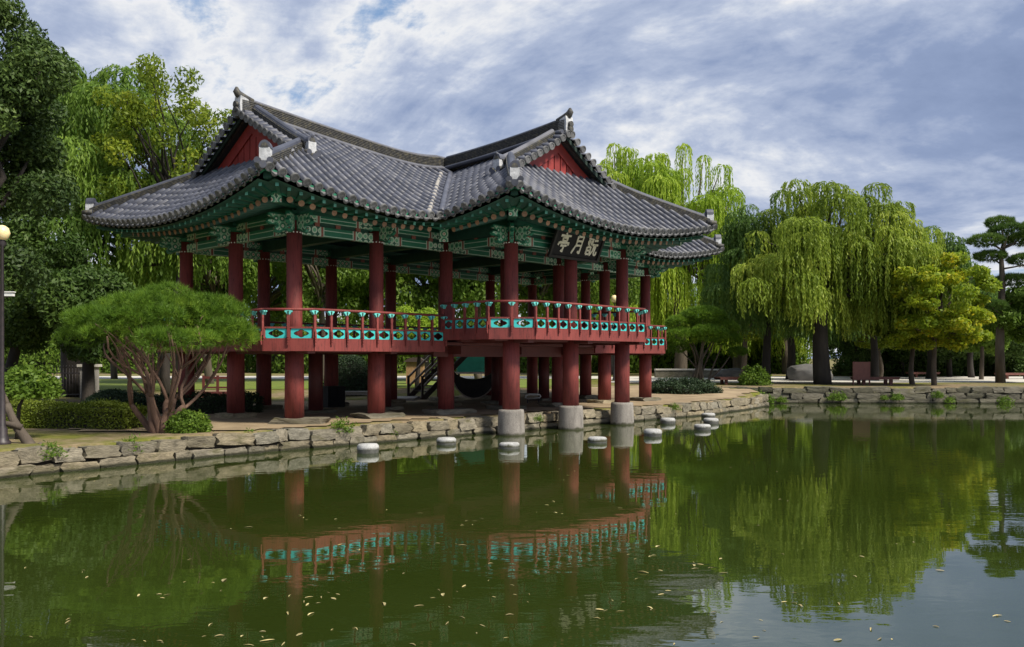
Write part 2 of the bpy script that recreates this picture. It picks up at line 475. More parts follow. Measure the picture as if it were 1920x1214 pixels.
# ------------------------------------------------------------------ mesh helpers
class MB:
    def __init__(self):
        self.v, self.f, self.m, self.s = [], [], [], []

    def face(self, idx, mat=0, smooth=False):
        self.f.append(tuple(idx))
        self.m.append(mat)
        self.s.append(smooth)

    def verts(self, pts):
        i = len(self.v)
        self.v.extend([tuple(p) for p in pts])
        return i

    def box(self, c, size, mat=0, rot=None):
        hx, hy, hz = size[0] / 2, size[1] / 2, size[2] / 2
        pts = [Vector((sx * hx, sy * hy, sz * hz)) for sz in (-1, 1) for sy in (-1, 1) for sx in (-1, 1)]
        if rot is not None:
            pts = [rot @ p for p in pts]
        c = Vector(c)
        i = self.verts([c + p for p in pts])
        for q in ((0, 2, 3, 1), (4, 5, 7, 6), (0, 1, 5, 4), (2, 6, 7, 3), (0, 4, 6, 2), (1, 3, 7, 5)):
            self.face([i + k for k in q], mat)
        return self

    def beam(self, p0, p1, w, h, mat=0, up=(0, 0, 1), end_mat=None):
        """box from p0 to p1 with section w x h"""
        p0, p1 = Vector(p0), Vector(p1)
        d = (p1 - p0).normalized()
        s = d.cross(Vector(up)).normalized()
        u = s.cross(d)
        pts = []
        for p in (p0, p1):
            for a, b in ((-1, -1), (1, -1), (1, 1), (-1, 1)):
                pts.append(p + s * (a * w / 2) + u * (b * h / 2))
        i = self.verts(pts)
        em = mat if end_mat is None else end_mat
        self.face((i + 3, i + 2, i + 1, i), mat=em)
        self.face((i + 4, i + 5, i + 6, i + 7), mat=mat)
        for k in range(4):
            a, b = k, (k + 1) % 4
            self.face((i + a, i + b, i + 4 + b, i + 4 + a), mat)
        return self

    def tube(self, pts, rad, n=8, mat=0, caps=True, cap_mat=None, smooth=True):
        pts = [Vector(p) for p in pts]
        if isinstance(rad, (int, float)):
            rad = [rad] * len(pts)
        rings = []
        ref = None
        for k, p in enumerate(pts):
            a = pts[max(k - 1, 0)]
            b = pts[min(k + 1, len(pts) - 1)]
            d = (b - a).normalized()
            if ref is None:
                ref = Vector((0, 0, 1)) if abs(d.z) < 0.9 else Vector((1, 0, 0))
            s = d.cross(ref).normalized()
            u = s.cross(d).normalized()
            ref = u
            rings.append(self.verts([p + (s * math.cos(2 * math.pi * j / n) + u * math.sin(2 * math.pi * j / n)) * rad[k] for j in range(n)]))
        for k in range(len(rings) - 1):
            for j in range(n):
                j2 = (j + 1) % n
                self.face((rings[k] + j, rings[k + 1] + j, rings[k + 1] + j2, rings[k] + j2), mat, smooth)
        if caps:
            cm = mat if cap_mat is None else cap_mat
            self.face([rings[0] + j for j in range(n)], cm)
            self.face([rings[-1] + j for j in reversed(range(n))], cm)
        return self

    def lathe(self, c, prof, n=16, mat=0, mats=None, smooth=True):
        """profile of (radius, z) round a vertical axis"""
        rings = []
        for r, z in prof:
            rings.append(self.verts([(c[0] + r * math.cos(2 * math.pi * j / n), c[1] + r * math.sin(2 * math.pi * j / n), c[2] + z) for j in range(n)]))
        for k in range(len(rings) - 1):
            mm = mat if mats is None else mats[k]
            for j in range(n):
                j2 = (j + 1) % n
                self.face((rings[k] + j, rings[k] + j2, rings[k + 1] + j2, rings[k + 1] + j), mm, smooth)
        self.face([rings[0] + j for j in reversed(range(n))], mat if mats is None else mats[0])
        self.face([rings[-1] + j for j in range(n)], mat if mats is None else mats[-1])
        return self

    def prism(self, poly, origin, ax, ay, thick, mat=0):
        """flat outline (list of 2D points) in the plane ax, ay, given thickness along ax x ay"""
        o, ax, ay = Vector(origin), Vector(ax), Vector(ay)
        nrm = ax.cross(ay).normalized()
        k = len(poly)
        i = self.verts([o + ax * p[0] + ay * p[1] + nrm * (thick / 2) for p in poly] +
                       [o + ax * p[0] + ay * p[1] - nrm * (thick / 2) for p in poly])
        self.face([i + j for j in range(k)], mat)
        self.face([i + k + j for j in reversed(range(k))], mat)
        for j in range(k):
            j2 = (j + 1) % k
            self.face((i + j, i + k + j, i + k + j2, i + j2), mat)
        return self

    def mesh(self, name, mats):
        me = bpy.data.meshes.new(name)
        me.from_pydata(self.v, [], self.f)
        for mm in mats:
            me.materials.append(MATS[mm])
        me.polygons.foreach_set('material_index', self.m)
        me.polygons.foreach_set('use_smooth', self.s)
        me.update()
        return me

    def build(self, name, mats, parent=None, **kw):
        if isinstance(mats, str):
            mats = [mats]
        return link(name, self.mesh(name, mats), parent, **kw)


def link(name, data, parent=None, loc=None, rotz=None, matrix=None, label=None, cat=None, group=None, kind=None, scale=None):
    o = bpy.data.objects.new(name, data)
    COL.objects.link(o)
    if parent is not None:
        o.parent = parent
    if matrix is not None:
        o.matrix_local = matrix
    if loc is not None:
        o.location = loc
    if rotz is not None:
        o.rotation_euler = (0, 0, rotz)
    if scale is not None:
        o.scale = scale if hasattr(scale, '__len__') else (scale, scale, scale)
    if label:
        o['label'] = label
    if cat:
        o['category'] = cat
    if group:
        o['group'] = group
    if kind:
        o['kind'] = kind
    return o


def np_mesh(name, verts, nper, mat, tint=None, smooth=False):
    """faces made of consecutive runs of nper vertices"""
    verts = np.asarray(verts, dtype=np.float32).reshape(-1, 3)
    nv = len(verts)
    nf = nv // nper
    me = bpy.data.meshes.new(name)
    me.vertices.add(nv)
    me.vertices.foreach_set('co', verts.ravel())
    me.loops.add(nv)
    me.loops.foreach_set('vertex_index', np.arange(nv, dtype=np.int32))
    me.polygons.add(nf)
    me.polygons.foreach_set('loop_start', np.arange(0, nv, nper, dtype=np.int32))
    me.polygons.foreach_set('loop_total', np.full(nf, nper, dtype=np.int32))
    me.materials.append(MATS[mat])
    if tint is not None:
        at = me.attributes.new('tint', 'FLOAT', 'POINT')
        at.data.foreach_set('value', np.repeat(np.clip(tint, 0, 1), nper).astype(np.float32))
    me.update(calc_edges=True)
    return me


def unit(a):
    return a / np.maximum(np.linalg.norm(a, axis=-1, keepdims=True), 1e-9)


def leaf_quads(c, axis, nrm, ln, wd):
    """rhombic leaves: centre, long axis, face normal"""
    axis = unit(axis)
    side = unit(np.cross(nrm, axis))
    a = axis * (ln[:, None] / 2)
    b = side * (wd[:, None] / 2)
    return np.stack([c - a, c + b + a * 0.1, c + a, c - b + a * 0.1], 1).reshape(-1, 3)


# ------------------------------------------------------------------ setting: ground, pond, paths
POND = [(-26, 1.2), (-18, 7.5), (-12.6, 14.0), (-10.0, 16.7), (-9.27, 17.65), (-7.1, 20.3), (-5.5, 22.0), (-3.8, 23.6), (-2.28, 25.2),
        (-0.6, 26.9), (1.2, 28.6), (3.0, 30.4), (4.8, 32.0), (8.2, 35.5), (10.6, 38.8), (12.4, 41.7), (12.3, 43.2), (11.3, 44.6),
        (18.0, 44.5), (27.0, 44.4), (40.0, 43.6), (56, 38), (62, 24), (58, 8), (46, 1.2)]
PO = np.array(POND, float)


def pond_sd(X, Y):
    """signed distance to the pond outline, positive on land"""
    P = np.stack([X, Y], -1)
    d = np.full(X.shape, 1e9)
    inside = np.zeros(X.shape, bool)
    for i in range(len(PO)):
        a, b = PO[i], PO[(i + 1) % len(PO)]
        ab = b - a
        t = np.clip(((P - a) @ ab) / (ab @ ab), 0, 1)
        q = a + t[..., None] * ab
        d = np.minimum(d, np.hypot(P[..., 0] - q[..., 0], P[..., 1] - q[..., 1]))
        cond = ((a[1] > Y) != (b[1] > Y))
        xint = (b[0] - a[0]) * (Y - a[1]) / (b[1] - a[1] + 1e-12) + a[0]
        inside ^= cond & (X < xint)
    return np.where(inside, -d, d)


def sstep(a, b, x):
    t = np.clip((x - a) / (b - a), 0, 1)
    return t * t * (3 - 2 * t)


def hland(X, Y):
    X, Y = np.asarray(X, float), np.asarray(Y, float)
    h = 0.50 + 0.33 * sstep(38, 45, Y + 0.12 * np.minimum(X, 0))
    h = h + 0.025 * np.sin(X * 0.9 + 1.3) * np.sin(Y * 0.7) * (1 - sstep(40, 46, Y))
    return h


def hz(x, y):
    return float(hland(x, y))


def grid_mesh(name, xs, ys, hfun, mat, smooth=True):
    X, Y = np.meshgrid(xs, ys)
    Z = hfun(X, Y)
    v = np.stack([X, Y, Z], -1).reshape(-1, 3)
    nx, ny = len(xs), len(ys)
    i = (np.arange(ny - 1)[:, None] * nx + np.arange(nx - 1)[None, :]).ravel()
    f = np.stack([i, i + 1, i + nx + 1, i + nx], 1)
    me = bpy.data.meshes.new(name)
    me.vertices.add(len(v))
    me.vertices.foreach_set('co', v.astype(np.float32).ravel())
    me.loops.add(f.size)
    me.loops.foreach_set('vertex_index', f.astype(np.int32).ravel())
    me.polygons.add(len(f))
    me.polygons.foreach_set('loop_start', np.arange(0, f.size, 4, dtype=np.int32))
    me.polygons.foreach_set('loop_total', np.full(len(f), 4, dtype=np.int32))
    me.polygons.foreach_set('use_smooth', np.full(len(f), smooth))
    me.materials.append(MATS[mat])
    me.update(calc_edges=True)
    return me


def hground(X, Y):
    sd = pond_sd(X, Y)
    return np.where(sd > 0.22, hland(X, Y), -1.2)


_xs = np.concatenate([[-1500, -600, -250, -120, -80], np.arange(-60, -20, 1.0), np.arange(-20, 30, 0.3), np.arange(30, 70, 1.0), [80, 120, 250, 600, 1500]])
_ys = np.concatenate([[-300, -100, -40, -15, -6, -2, 0, 1], np.arange(2, 12, 1.0), np.arange(12, 47, 0.3), np.arange(47, 80, 1.0), [90, 120, 200, 400, 900, 2500]])
link('ground', grid_mesh('ground', _xs, _ys, hground, 'ground'), kind='structure')
link('pond', grid_mesh('pond', np.array([-30, 0, 30, 64.0]), np.array([0.5, 20, 46.0]), lambda X, Y: X * 0, 'pond_water'), kind='structure')


def sheet(name, poly, mat, dz, step=0.5):
    """flat sheet a little above the ground, cut to a polygon"""
    poly = np.array(poly, float)
    x0, y0 = poly.min(0)
    x1, y1 = poly.max(0)
    xs = np.arange(x0, x1 + step, step)
    ys = np.arange(y0, y1 + step, step)
    X, Y = np.meshgrid((xs[:-1] + xs[1:]) / 2, (ys[:-1] + ys[1:]) / 2)
    ins = np.zeros(X.shape, bool)
    for i in range(len(poly)):
        a, b = poly[i], poly[(i + 1) % len(poly)]
        c = ((a[1] > Y) != (b[1] > Y))
        ins ^= c & (X < (b[0] - a[0]) * (Y - a[1]) / (b[1] - a[1] + 1e-12) + a[0])
    ins &= pond_sd(X, Y) > 0.5
    bm = MB()
    idx = {}

    def vi(i, j):
        if (i, j) not in idx:
            idx[(i, j)] = bm.verts([(xs[i], ys[j], float(hland(xs[i], ys[j])) + dz)])
        return idx[(i, j)]
    for j, i in np.argwhere(ins):
        bm.face((vi(i, j), vi(i + 1, j), vi(i + 1, j + 1), vi(i, j + 1)), 0, True)
    return bm.build(name, mat, kind='structure')


sheet('dirt_floor', [(-11, 21.5), (-4.8, 21.5), (14, 41), (7, 46.5), (-16, 31)], 'dirt', 0.03)
sheet('gravel_path', [(6.0, 53.5), (80, 53.0), (80, 70), (9, 70)], 'path_pale', 0.02, 1.0)
sheet('lawn_strip', [(-40, 44), (2, 44), (6, 62), (-50, 62)], 'lawn', 0.025, 1.0)
sheet('paved_walk', [(-60, 62.5), (8, 62.5), (8, 72), (-60, 72)], 'path_pale', 0.02, 1.0)


# ------------------------------------------------------------------ stone retaining walls
def rock_mesh(seed, sub=4, rnd=0.13, jit=0.06):
    """rounded irregular block filling about a unit cube"""
    rg = np.random.default_rng(seed)
    bm = bmesh.new()
    bmesh.ops.create_cube(bm, size=1.0)
    bmesh.ops.subdivide_edges(bm, edges=bm.edges[:], cuts=sub - 1, use_grid_fill=True)
    ph = rg.uniform(0, 6.28, (3, 3))
    fr = rg.uniform(2.5, 5.5, (3, 3))
    shear = rg.uniform(-0.16, 0.16, 2)
    for v in bm.verts:
        p = np.array(v.co)
        q = p / max(np.abs(p).max(), 1e-6) * 0.5
        s = q / np.linalg.norm(q) * 0.62
        p = p * (1 - rnd) + s * rnd
        p = p + jit * np.array([math.sin(fr[k] @ (p * 2) + ph[k].sum()) for k in range(3)]) * 0.6
        p[0] += shear[0] * p[2]
        p[1] += shear[1] * p[2]
        p += rg.normal(0, 0.014, 3)
        v.co = p
    me = bpy.data.meshes.new('rock')
    bm.to_mesh(me)
    bm.free()
    me.polygons.foreach_set('use_smooth', np.ones(len(me.polygons), bool))
    if rnd < 0.3:
        me.set_sharp_from_angle(angle=R(38))
    return me


ROCKS = [rock_mesh(100 + k) for k in range(10)]
ROCKS_FAR = []
for _r in ROCKS:
    _r.materials.append(MATS['wall_stone'])
    _f = _r.copy()
    _f.materials.clear()
    _f.materials.append(MATS['far_stone'])
    ROCKS_FAR.append(_f)


def poly_at(pts, s):
    for a, b in zip(pts[:-1], pts[1:]):
        l = math.hypot(b[0] - a[0], b[1] - a[1])
        if s <= l:
            t = s / l
            return (a[0] + (b[0] - a[0]) * t, a[1] + (b[1] - a[1]) * t), math.atan2(b[1] - a[1], b[0] - a[0])
        s -= l
    a, b = pts[-2], pts[-1]
    return b, math.atan2(b[1] - a[1], b[0] - a[0])


def stone_wall(name, pts, courses, wmin, wmax, label, rocks, rng, core_w=0.35, depth=0.55):
    """courses: list of (z0, z1); stones are children, laid course by course along the shore line"""
    root = link(name, None, loc=(pts[0][0], pts[0][1], 0), label=label, cat='stone wall')
    o = Vector((pts[0][0], pts[0][1], 0))
    total = sum(math.hypot(b[0] - a[0], b[1] - a[1]) for a, b in zip(pts[:-1], pts[1:]))
    bm = MB()          # dark packed earth behind the stones
    for a, b in zip(pts[:-1], pts[1:]):
        d = Vector((b[0] - a[0], b[1] - a[1], 0))
        n = Vector((-d.y, d.x, 0)).normalized() * (0.18 + core_w / 2)
        z1 = courses[-1][1] - 0.10
        bm.beam(Vector((a[0], a[1], (z1 - 0.8) / 2)) + n - o - d.normalized() * .1, Vector((b[0], b[1], (z1 - 0.8) / 2)) + n - o + d.normalized() * .1, core_w, z1 + 0.8)
    bm.build('backing', 'wall_core', root)
    for ci, (z0, z1) in enumerate(courses):
        s = -rng.uniform(0, 0.5)
        while s < total:
            w = rng.uniform(wmin, wmax) * (1.15 if ci == 0 else 1.0)
            (cx, cy), an = poly_at(pts, max(s + w / 2, 0.01))
            ins = depth / 2 - 0.05 + ci * 0.05 + rng.uniform(-0.05, 0.05)
            h = (z1 - z0) * rng.uniform(0.90, 1.12)
            top_j = rng.uniform(-0.03, 0.05) if ci == len(courses) - 1 else 0
            x, y = cx - math.sin(an) * ins, cy + math.cos(an) * ins
            me = rocks[rng.integers(len(rocks))]
            ob = link('stone', me, root, loc=(x - o.x, y - o.y, (z0 + z1) / 2 + top_j))
            ob.rotation_euler = (rng.uniform(-0.09, 0.09), rng.uniform(-0.07, 0.07), an + rng.uniform(-0.10, 0.10) + (math.pi if rng.random() < .5 else 0))
            ob.scale = (w * 0.96, depth * rng.uniform(0.9, 1.15), h * 1.0)
            s += w * 0.985
    return root


_rg = np.random.default_rng(5)
stone_wall('retaining_wall', POND[1:15] + [(12.4, 41.7)], [(-0.15, 0.19), (0.19, 0.47)], 0.34, 1.0,
           'low wall of rough tan stones along the bank under the pavilion', ROCKS, _rg)
stone_wall('retaining_wall', [(11.0, 44.7), (18.0, 44.5), (27.0, 44.4), (40.0, 43.6)], [(-0.12, 0.22), (0.22, 0.52), (0.52, 0.80)], 0.5, 1.3,
           'mossy grey stone wall along the far bank below the willows', ROCKS_FAR, _rg)
stone_wall('retaining_wall', [(12.4, 41.6), (12.35, 43.2), (11.3, 44.6)], [(-0.15, 0.22), (0.22, 0.55)], 0.5, 0.9,
           'short stone wall turning round the tip of the bank', ROCKS, _rg)


# ------------------------------------------------------------------ the pavilion (local frame: x along the main ridge, y to the back)
ANG = math.atan2(0.729, 0.685)
PAV = link('pavilion', None, loc=(-6.12, 24.0, 0.0), rotz=ANG,
           label='red columned pavilion with grey tiled roof and teal railing panels over the pond', cat='pavilion')
PM = Matrix.Translation((-6.12, 24.0, 0)) @ Matrix.Rotation(ANG, 4, 'Z')
PMI = PM.inverted()
BU, BV, WD = 2.88, 3.25, 2.95
LU, LV = 6 * BU, 2 * BV
OV = 2.25                      # eave overhang
W0, W1 = 2 * BU, 4 * BU        # the wing's column lines
UC = (W0 + W1) / 2
DM, DW = BV + OV, BU + OV
DG = OV + 0.55
VERGE = 0.38
Z0 = 6.38


def zb(d):
    return Z0 + 0.50 * d + 0.0062 * d * d


def lf(tau, d, D):
    a = min(max(d / D, 0), 1)
    lc = 6.0 + 3.0 * a
    return 0.66 * max(0.0, 1 - max(tau, 0.0) / lc) ** (2.2 - 0.8 * a)


class Face:
    """one slope of the roof: o = eave corner, a = along the eave, n = inward; ends: lifted corners"""

    def __init__(self, o, a, n, length, D, ends=(True, True), kind='main', vis=True):
        self.o, self.a, self.n = Vector(o), Vector(a), Vector(n)
        self.len, self.D, self.ends, self.kind, self.vis = length, D, ends, kind, vis

    def lift(self, s, d):
        dd = min(d, DG)
        z = 0.0
        if self.ends[0]:
            z += lf(s - dd, d, self.D)
        if self.ends[1]:
            z += lf(self.len - s - dd, d, self.D)
        if self.kind == 'front':          # swell of the main slope towards the two valleys
            for sgn in (0, 1):
                ss = s if sgn == 0 else self.len - s
                sv = W0 - OV + OV + d       # valley position at this depth
                tau_w = WD if d < DG else d + WD - DG
                ex = lf(tau_w, d, DW) - lf(ss - dd, d, self.D)
                g = max(0.0, 1 - abs(ss - sv) / 2.6) ** 2
                z += max(ex, 0) * g
        return z

    def pt(self, s, d, dz=0.0):
        p = self.o + self.a * s + self.n * d
        dd = max(0.0, 1 - d / DG)
        for k, (e, ss, sg) in enumerate(((self.ends[0], s, -1), (self.ends[1], self.len - s, 1))):
            if e and dd > 0:
                g = max(0.0, 1 - max(ss - d, 0) / 5.0) ** 2 * 0.16 * dd
                p = p - self.n * g + self.a * (sg * g)
        return Vector((p.x, p.y, zb(d) + self.lift(s, d) + dz))

    def frame(self, s, d):
        e = 0.03
        al = (self.pt(s + e, d) - self.pt(s - e, d)).normalized()
        up = (self.pt(s, d + e) - self.pt(s, d - e)).normalized()
        n = al.cross(up)
        if n.z < 0:
            n = -n
        return al, up, n.normalized()

    def d0(self, s):
        if self.kind == 'front':
            u = s - OV
            m = min(u - (W0 - OV), (W1 + OV) - u)
            return max(0.0, m)
        if self.kind == 'wing':
            t = s if self.ends[0] else self.len - s
            return max(0.0, t - WD)
        return 0.0

    def d_low(self, s):
        lim = DG
        if self.ends[0]:
            lim = min(lim, s)
        if self.ends[1]:
            lim = min(lim, self.len - s)
        return lim

    def has_up(self, s):
        if self.kind in ('skirt', 'wskirt'):
            return False
        ok = True
        if self.ends[0]:
            ok &= s >= DG - VERGE
        if self.ends[1]:
            ok &= self.len - s >= DG - VERGE
        return ok


ML = LU + 2 * OV
SL = LV + 2 * OV
WL = WD + OV + BV            # wing slopes run in under the main ridge
WFL = 2 * BU + 2 * OV
FACES = {
    'front': Face((-OV, -OV, 0), (1, 0, 0), (0, 1, 0), ML, DM, (True, True), 'front'),
    'back': Face((LU + OV, LV + OV, 0), (-1, 0, 0), (0, -1, 0), ML, DM, (True, True), 'main', False),
    'left': Face((-OV, LV + OV, 0), (0, -1, 0), (1, 0, 0), SL, DM, (True, True), 'skirt'),
    'right': Face((LU + OV, -OV, 0), (0, 1, 0), (-1, 0, 0), SL, DM, (True, True), 'skirt', False),
    'wing_front': Face((W0 - OV, -WD - OV, 0), (1, 0, 0), (0, 1, 0), WFL, DW, (True, True), 'wskirt'),
    'wing_left': Face((W0 - OV, BV, 0), (0, -1, 0), (1, 0, 0), WL, DW, (False, True), 'wing'),
    'wing_right': Face((W1 + OV, -WD - OV, 0), (0, 1, 0), (-1, 0, 0), WL, DW, (True, False), 'wing', False),
}
# wing_left runs from the ridge towards the corner: its d0 is measured from the corner end

# ---- roof bed (the concave tiles) with one sheet per slope
bed = MB()
PITCH = 0.345


def grid_faces(mb, P, mat=0, smooth=False):
    base = [mb.verts(row) for row in P]
    for i in range(len(P) - 1):
        for j in range(len(P[i]) - 1):
            mb.face((base[i] + j, base[i] + j + 1, base[i + 1] + j + 1, base[i + 1] + j), mat, smooth)


def cols(f):
    n = int(round(f.len / PITCH))
    return [f.len * (i + 0.5) / n for i in range(n)], f.len / n


for f in FACES.values():
    cs, p = cols(f)
    samples = [0.001]
    for c in cs:
        samples += [c, c + p / 2]
    samples[-1] = f.len - 0.001
    for part in (0, 1):
        rows = []
        for k, s in enumerate(samples):
            dz = -0.05 if k % 2 else -0.13
            if part == 0:
                a, b = f.d0(s), f.d_low(s)
                if b - a < 0.02:
                    rows.append(None)
                    continue
            else:
                if not f.has_up(s):
                    rows.append(None)
                    continue
                a, b = max(f.d0(s), DG - 0.02), f.D
                if b - a < 0.02:
                    rows.append(None)
                    continue
            nd = 12
            rows.append([f.pt(s, a + (b - a) * j / nd, dz) for j in range(nd + 1)])
        run = []
        for r in rows + [None]:
            if r is None:
                if len(run) > 1:
                    grid_faces(bed, run, 0, True)
                run = []
            else:
                run.append(r)
ROOF = bed.build('roof', 'tile_bed', PAV)

# ---- convex tiles
TL = 0.36


def tile_mesh(name, r0, r1, ln, disc=False):
    mb = MB()
    n = 7
    ra = mb.verts([(r0 * math.cos(math.pi * j / (n - 1)), 0, r0 * math.sin(math.pi * j / (n - 1))) for j in range(n)])
    rb = mb.verts([(r1 * math.cos(math.pi * j / (n - 1)), ln, r1 * math.sin(math.pi * j / (n - 1))) for j in range(n)])
    for j in range(n - 1):
        mb.face((ra + j, ra + j + 1, rb + j + 1, rb + j), 0, True)
    mb.face([ra + j for j in reversed(range(n))], 0)
    if disc:
        m = 14
        rr = r0 * 1.24
        c = (0, -0.015, -0.01)
        for (y0, rad, mt) in ((0.0, rr, 1),):
            i0 = mb.verts([(rad * math.cos(2 * math.pi * j / m), -0.03, rad * math.sin(2 * math.pi * j / m)) for j in range(m)])
            i1 = mb.verts([(rad * math.cos(2 * math.pi * j / m), 0.03, rad * math.sin(2 * math.pi * j / m)) for j in range(m)])
            i2 = mb.verts([(rad * .74 * math.cos(2 * math.pi * j / m), -0.03, rad * .74 * math.sin(2 * math.pi * j / m)) for j in range(m)])
            i3 = mb.verts([(rad * .70 * math.cos(2 * math.pi * j / m), -0.016, rad * .70 * math.sin(2 * math.pi * j / m)) for j in range(m)])
            for j in range(m):
                k = (j + 1) % m
                mb.face((i0 + j, i0 + k, i1 + k, i1 + j), 1, True)
                mb.face((i0 + k, i0 + j, i2 + j, i2 + k), 1)
                mb.face((i2 + k, i2 + j, i3 + j, i3 + k), 1)
            mb.face([i3 + j for j in range(m)], 1)
            mb.face([i1 + j for j in reversed(range(m))], 1)
    return mb.mesh(name, ['tile', 'tile_end'])


T_MID = tile_mesh('roof_tile', 0.090, 0.0885, TL + 0.02)
T_END = tile_mesh('eave_tile', 0.098, 0.090, TL + 0.03, True)


def drip_mesh():
    mb = MB()
    n = 6
    w = PITCH / 2 - 0.04
    top = [(w * (-1 + 2 * j / (n - 1)), -0.02, -0.02 - 0.05 * (1 - (-1 + 2 * j / (n - 1)) ** 2)) for j in range(n)]
    bot = [(p[0] * 0.9, -0.05, p[2] - 0.035 - 0.06 * (1 - (-1 + 2 * j / (n - 1)) ** 2)) for j, p in enumerate(top)]
    bk = [(p[0], 0.03, p[2]) for p in top]
    bkb = [(p[0], 0.0, p[2] - 0.0) for p in bot]
    a, b, c, d = mb.verts(top), mb.verts(bot), mb.verts(bk), mb.verts(bkb)
    for j in range(n - 1):
        mb.face((b + j, b + j + 1, a + j + 1, a + j), 0, True)
        mb.face((a + j, a + j + 1, c + j + 1, c + j), 0, True)
        mb.face((d + j + 1, d + j, c + j, c + j + 1), 0, True)
        mb.face((b + j + 1, b + j, d + j, d + j + 1), 0, True)
    return mb.mesh('drip_tile', ['tile_end'])


T_DRIP = drip_mesh()
tile_list = []
CAM_L = PMI @ Vector((0, 0, CAMZ))
_jit = np.random.default_rng(3)
for fname, f in FACES.items():
    cs, p = cols(f)
    for s in cs:
        runs = []
        a, b = f.d0(s), f.d_low(s)
        if f.has_up(s):
            if b - a > 0.05 and b >= DG - 0.01:
                runs.append((a, f.D - 0.12, a < 0.01))
            else:
                if b - a > 0.1:
                    runs.append((a, b, a < 0.01))
                runs.append((max(f.d0(s), DG - 0.1), f.D - 0.12, False))
        elif b - a > 0.08:
            runs.append((a, b - 0.05, a < 0.01))
        for (a, b, eave) in runs:
            d = a
            first = eave
            while d < b - 0.03:
                al, up, n = f.frame(s, d + 0.1)
                hor = math.hypot(up.x, up.y)
                pos = f.pt(s, d, 0.0) + n * (0.002 + 0.012)
                y = up
                # each tile tilts a little so that its lower lip overlaps the next one down
                y = (y - n * 0.004).normalized()
                xx = y.cross(n).normalized()
                zz = xx.cross(y)
                jx = _jit.normal(0, 0.007, 3)
                y = (y + xx * float(jx[0])).normalized()
                xx = y.cross(zz).normalized()
                mat = Matrix(((xx.x, y.x, zz.x, pos.x), (xx.y, y.y, zz.y, pos.y), (xx.z, y.z, zz.z, pos.z), (0, 0, 0, 1)))
                v = pos - CAM_L
                facing = max(-v.normalized().dot(n), 0.05) if f.vis else 0.0
                tile_list.append([facing / v.length_squared, mat, first, fname])
                first = False
                d += TL * hor
ends = [t for t in tile_list if t[2]]
mids = [t for t in tile_list if not t[2]]
mids.sort(key=lambda t: -t[0])
for t in mids[:295]:
    link('roof_tile', T_MID, ROOF, matrix=t[1])
vis_end = [t for t in ends if FACES[t[3]].vis]
for t in vis_end:
    link('eave_tile', T_END, ROOF, matrix=t[1])


def joined(name, mesh, mats_list, parent, mat_names, kind='stuff'):
    nv = len(mesh.vertices)
    co = np.empty(nv * 3, np.float32)
    mesh.vertices.foreach_get('co', co)
    co = np.c_[co.reshape(-1, 3), np.ones(nv)]
    fs = [tuple(p.vertices) for p in mesh.polygons]
    fm = [p.material_index for p in mesh.polygons]
    sm = [p.use_smooth for p in mesh.polygons]
    V, Fc, M, S = [], [], [], []
    for k, mt in enumerate(mats_list):
        V.append(co @ np.array(mt).T[:, :3])
        Fc.extend([tuple(i + k * nv for i in q) for q in fs])
        M.extend(fm)
        S.extend(sm)
    me = bpy.data.meshes.new(name)
    me.from_pydata(np.concatenate(V).tolist(), [], Fc)
    for mn in mat_names:
        me.materials.append(MATS[mn])
    me.polygons.foreach_set('material_index', M)
    me.polygons.foreach_set('use_smooth', S)
    at = me.attributes.new('rnd', 'FLOAT', 'POINT')
    at.data.foreach_set('value', np.repeat(RNG.random(len(mats_list)), nv).astype(np.float32))
    me.update()
    return link(name, me, parent, kind=kind)


joined('roof_tile_field', T_MID, [t[1] for t in mids[295:]], ROOF, ['tile', 'tile_end'])
joined('eave_tile_row', T_END, [t[1] for t in ends if not FACES[t[3]].vis], ROOF, ['tile', 'tile_end'])
# drip tiles between the eave tiles
hid = []
for fname, f in FACES.items():
    cs, p = cols(f)
    for c0, c1 in zip(cs[:-1], cs[1:]):
        s = (c0 + c1) / 2
        if f.d0(s) > 0.01:
            continue
        al, up, n = f.frame(s, 0.05)
        pos = f.pt(s, 0.0)
        xx = up.cross(n).normalized()
        mat = Matrix(((xx.x, up.x, n.x, pos.x), (xx.y, up.y, n.y, pos.y), (xx.z, up.z, n.z, pos.z), (0, 0, 0, 1)))
        if f.vis:
            link('drip_tile', T_DRIP, ROOF, matrix=mat)
        else:
            hid.append(mat)
joined('drip_tile_row', T_DRIP, hid, ROOF, ['tile_end'])


# ---- ridges: layers of flat tiles under a round cap
def sweep(mb, path, prof_fn, mat_fn=None, closed_ends=True):
    """path: list of points; prof_fn(k) -> list of (side, up) pairs"""
    rings = []
    for k, p in enumerate(path):
        a, b = path[max(k - 1, 0)], path[min(k + 1, len(path) - 1)]
        d = (b - a).normalized()
        s = d.cross(Vector((0, 0, 1))).normalized()
        u = s.cross(d)
        pr = prof_fn(k)
        rings.append((mb.verts([p + s * x + u * y for x, y in pr]), len(pr)))
    for (r0, n), (r1, _) in zip(rings[:-1], rings[1:]):
        for j in range(n):
            j2 = (j + 1) % n
            mb.face((r0 + j, r0 + j2, r1 + j2, r1 + j), mat_fn(j) if mat_fn else 0)
    if closed_ends:
        for r, n in (rings[0], rings[-1]):
            mb.face([r + j for j in range(n)], 0)


def ridge_profile(w, h, layers, cap):
    right = []
    lh = h / layers
    for k in range(layers):
        ww = w / 2 * (1.0 - 0.10 * k / layers)
        right += [(ww + 0.022, k * lh), (ww + 0.022, k * lh + lh * 0.55), (ww - 0.012, k * lh + lh * 0.56), (ww - 0.012, (k + 1) * lh)]
    capn = 7
    capp = [(cap * math.cos(math.pi * j / (capn - 1)), h + cap * math.sin(math.pi * j / (capn - 1))) for j in range(capn)]
    left = [(-x, y) for x, y in reversed(right)]
    return right + capp + left


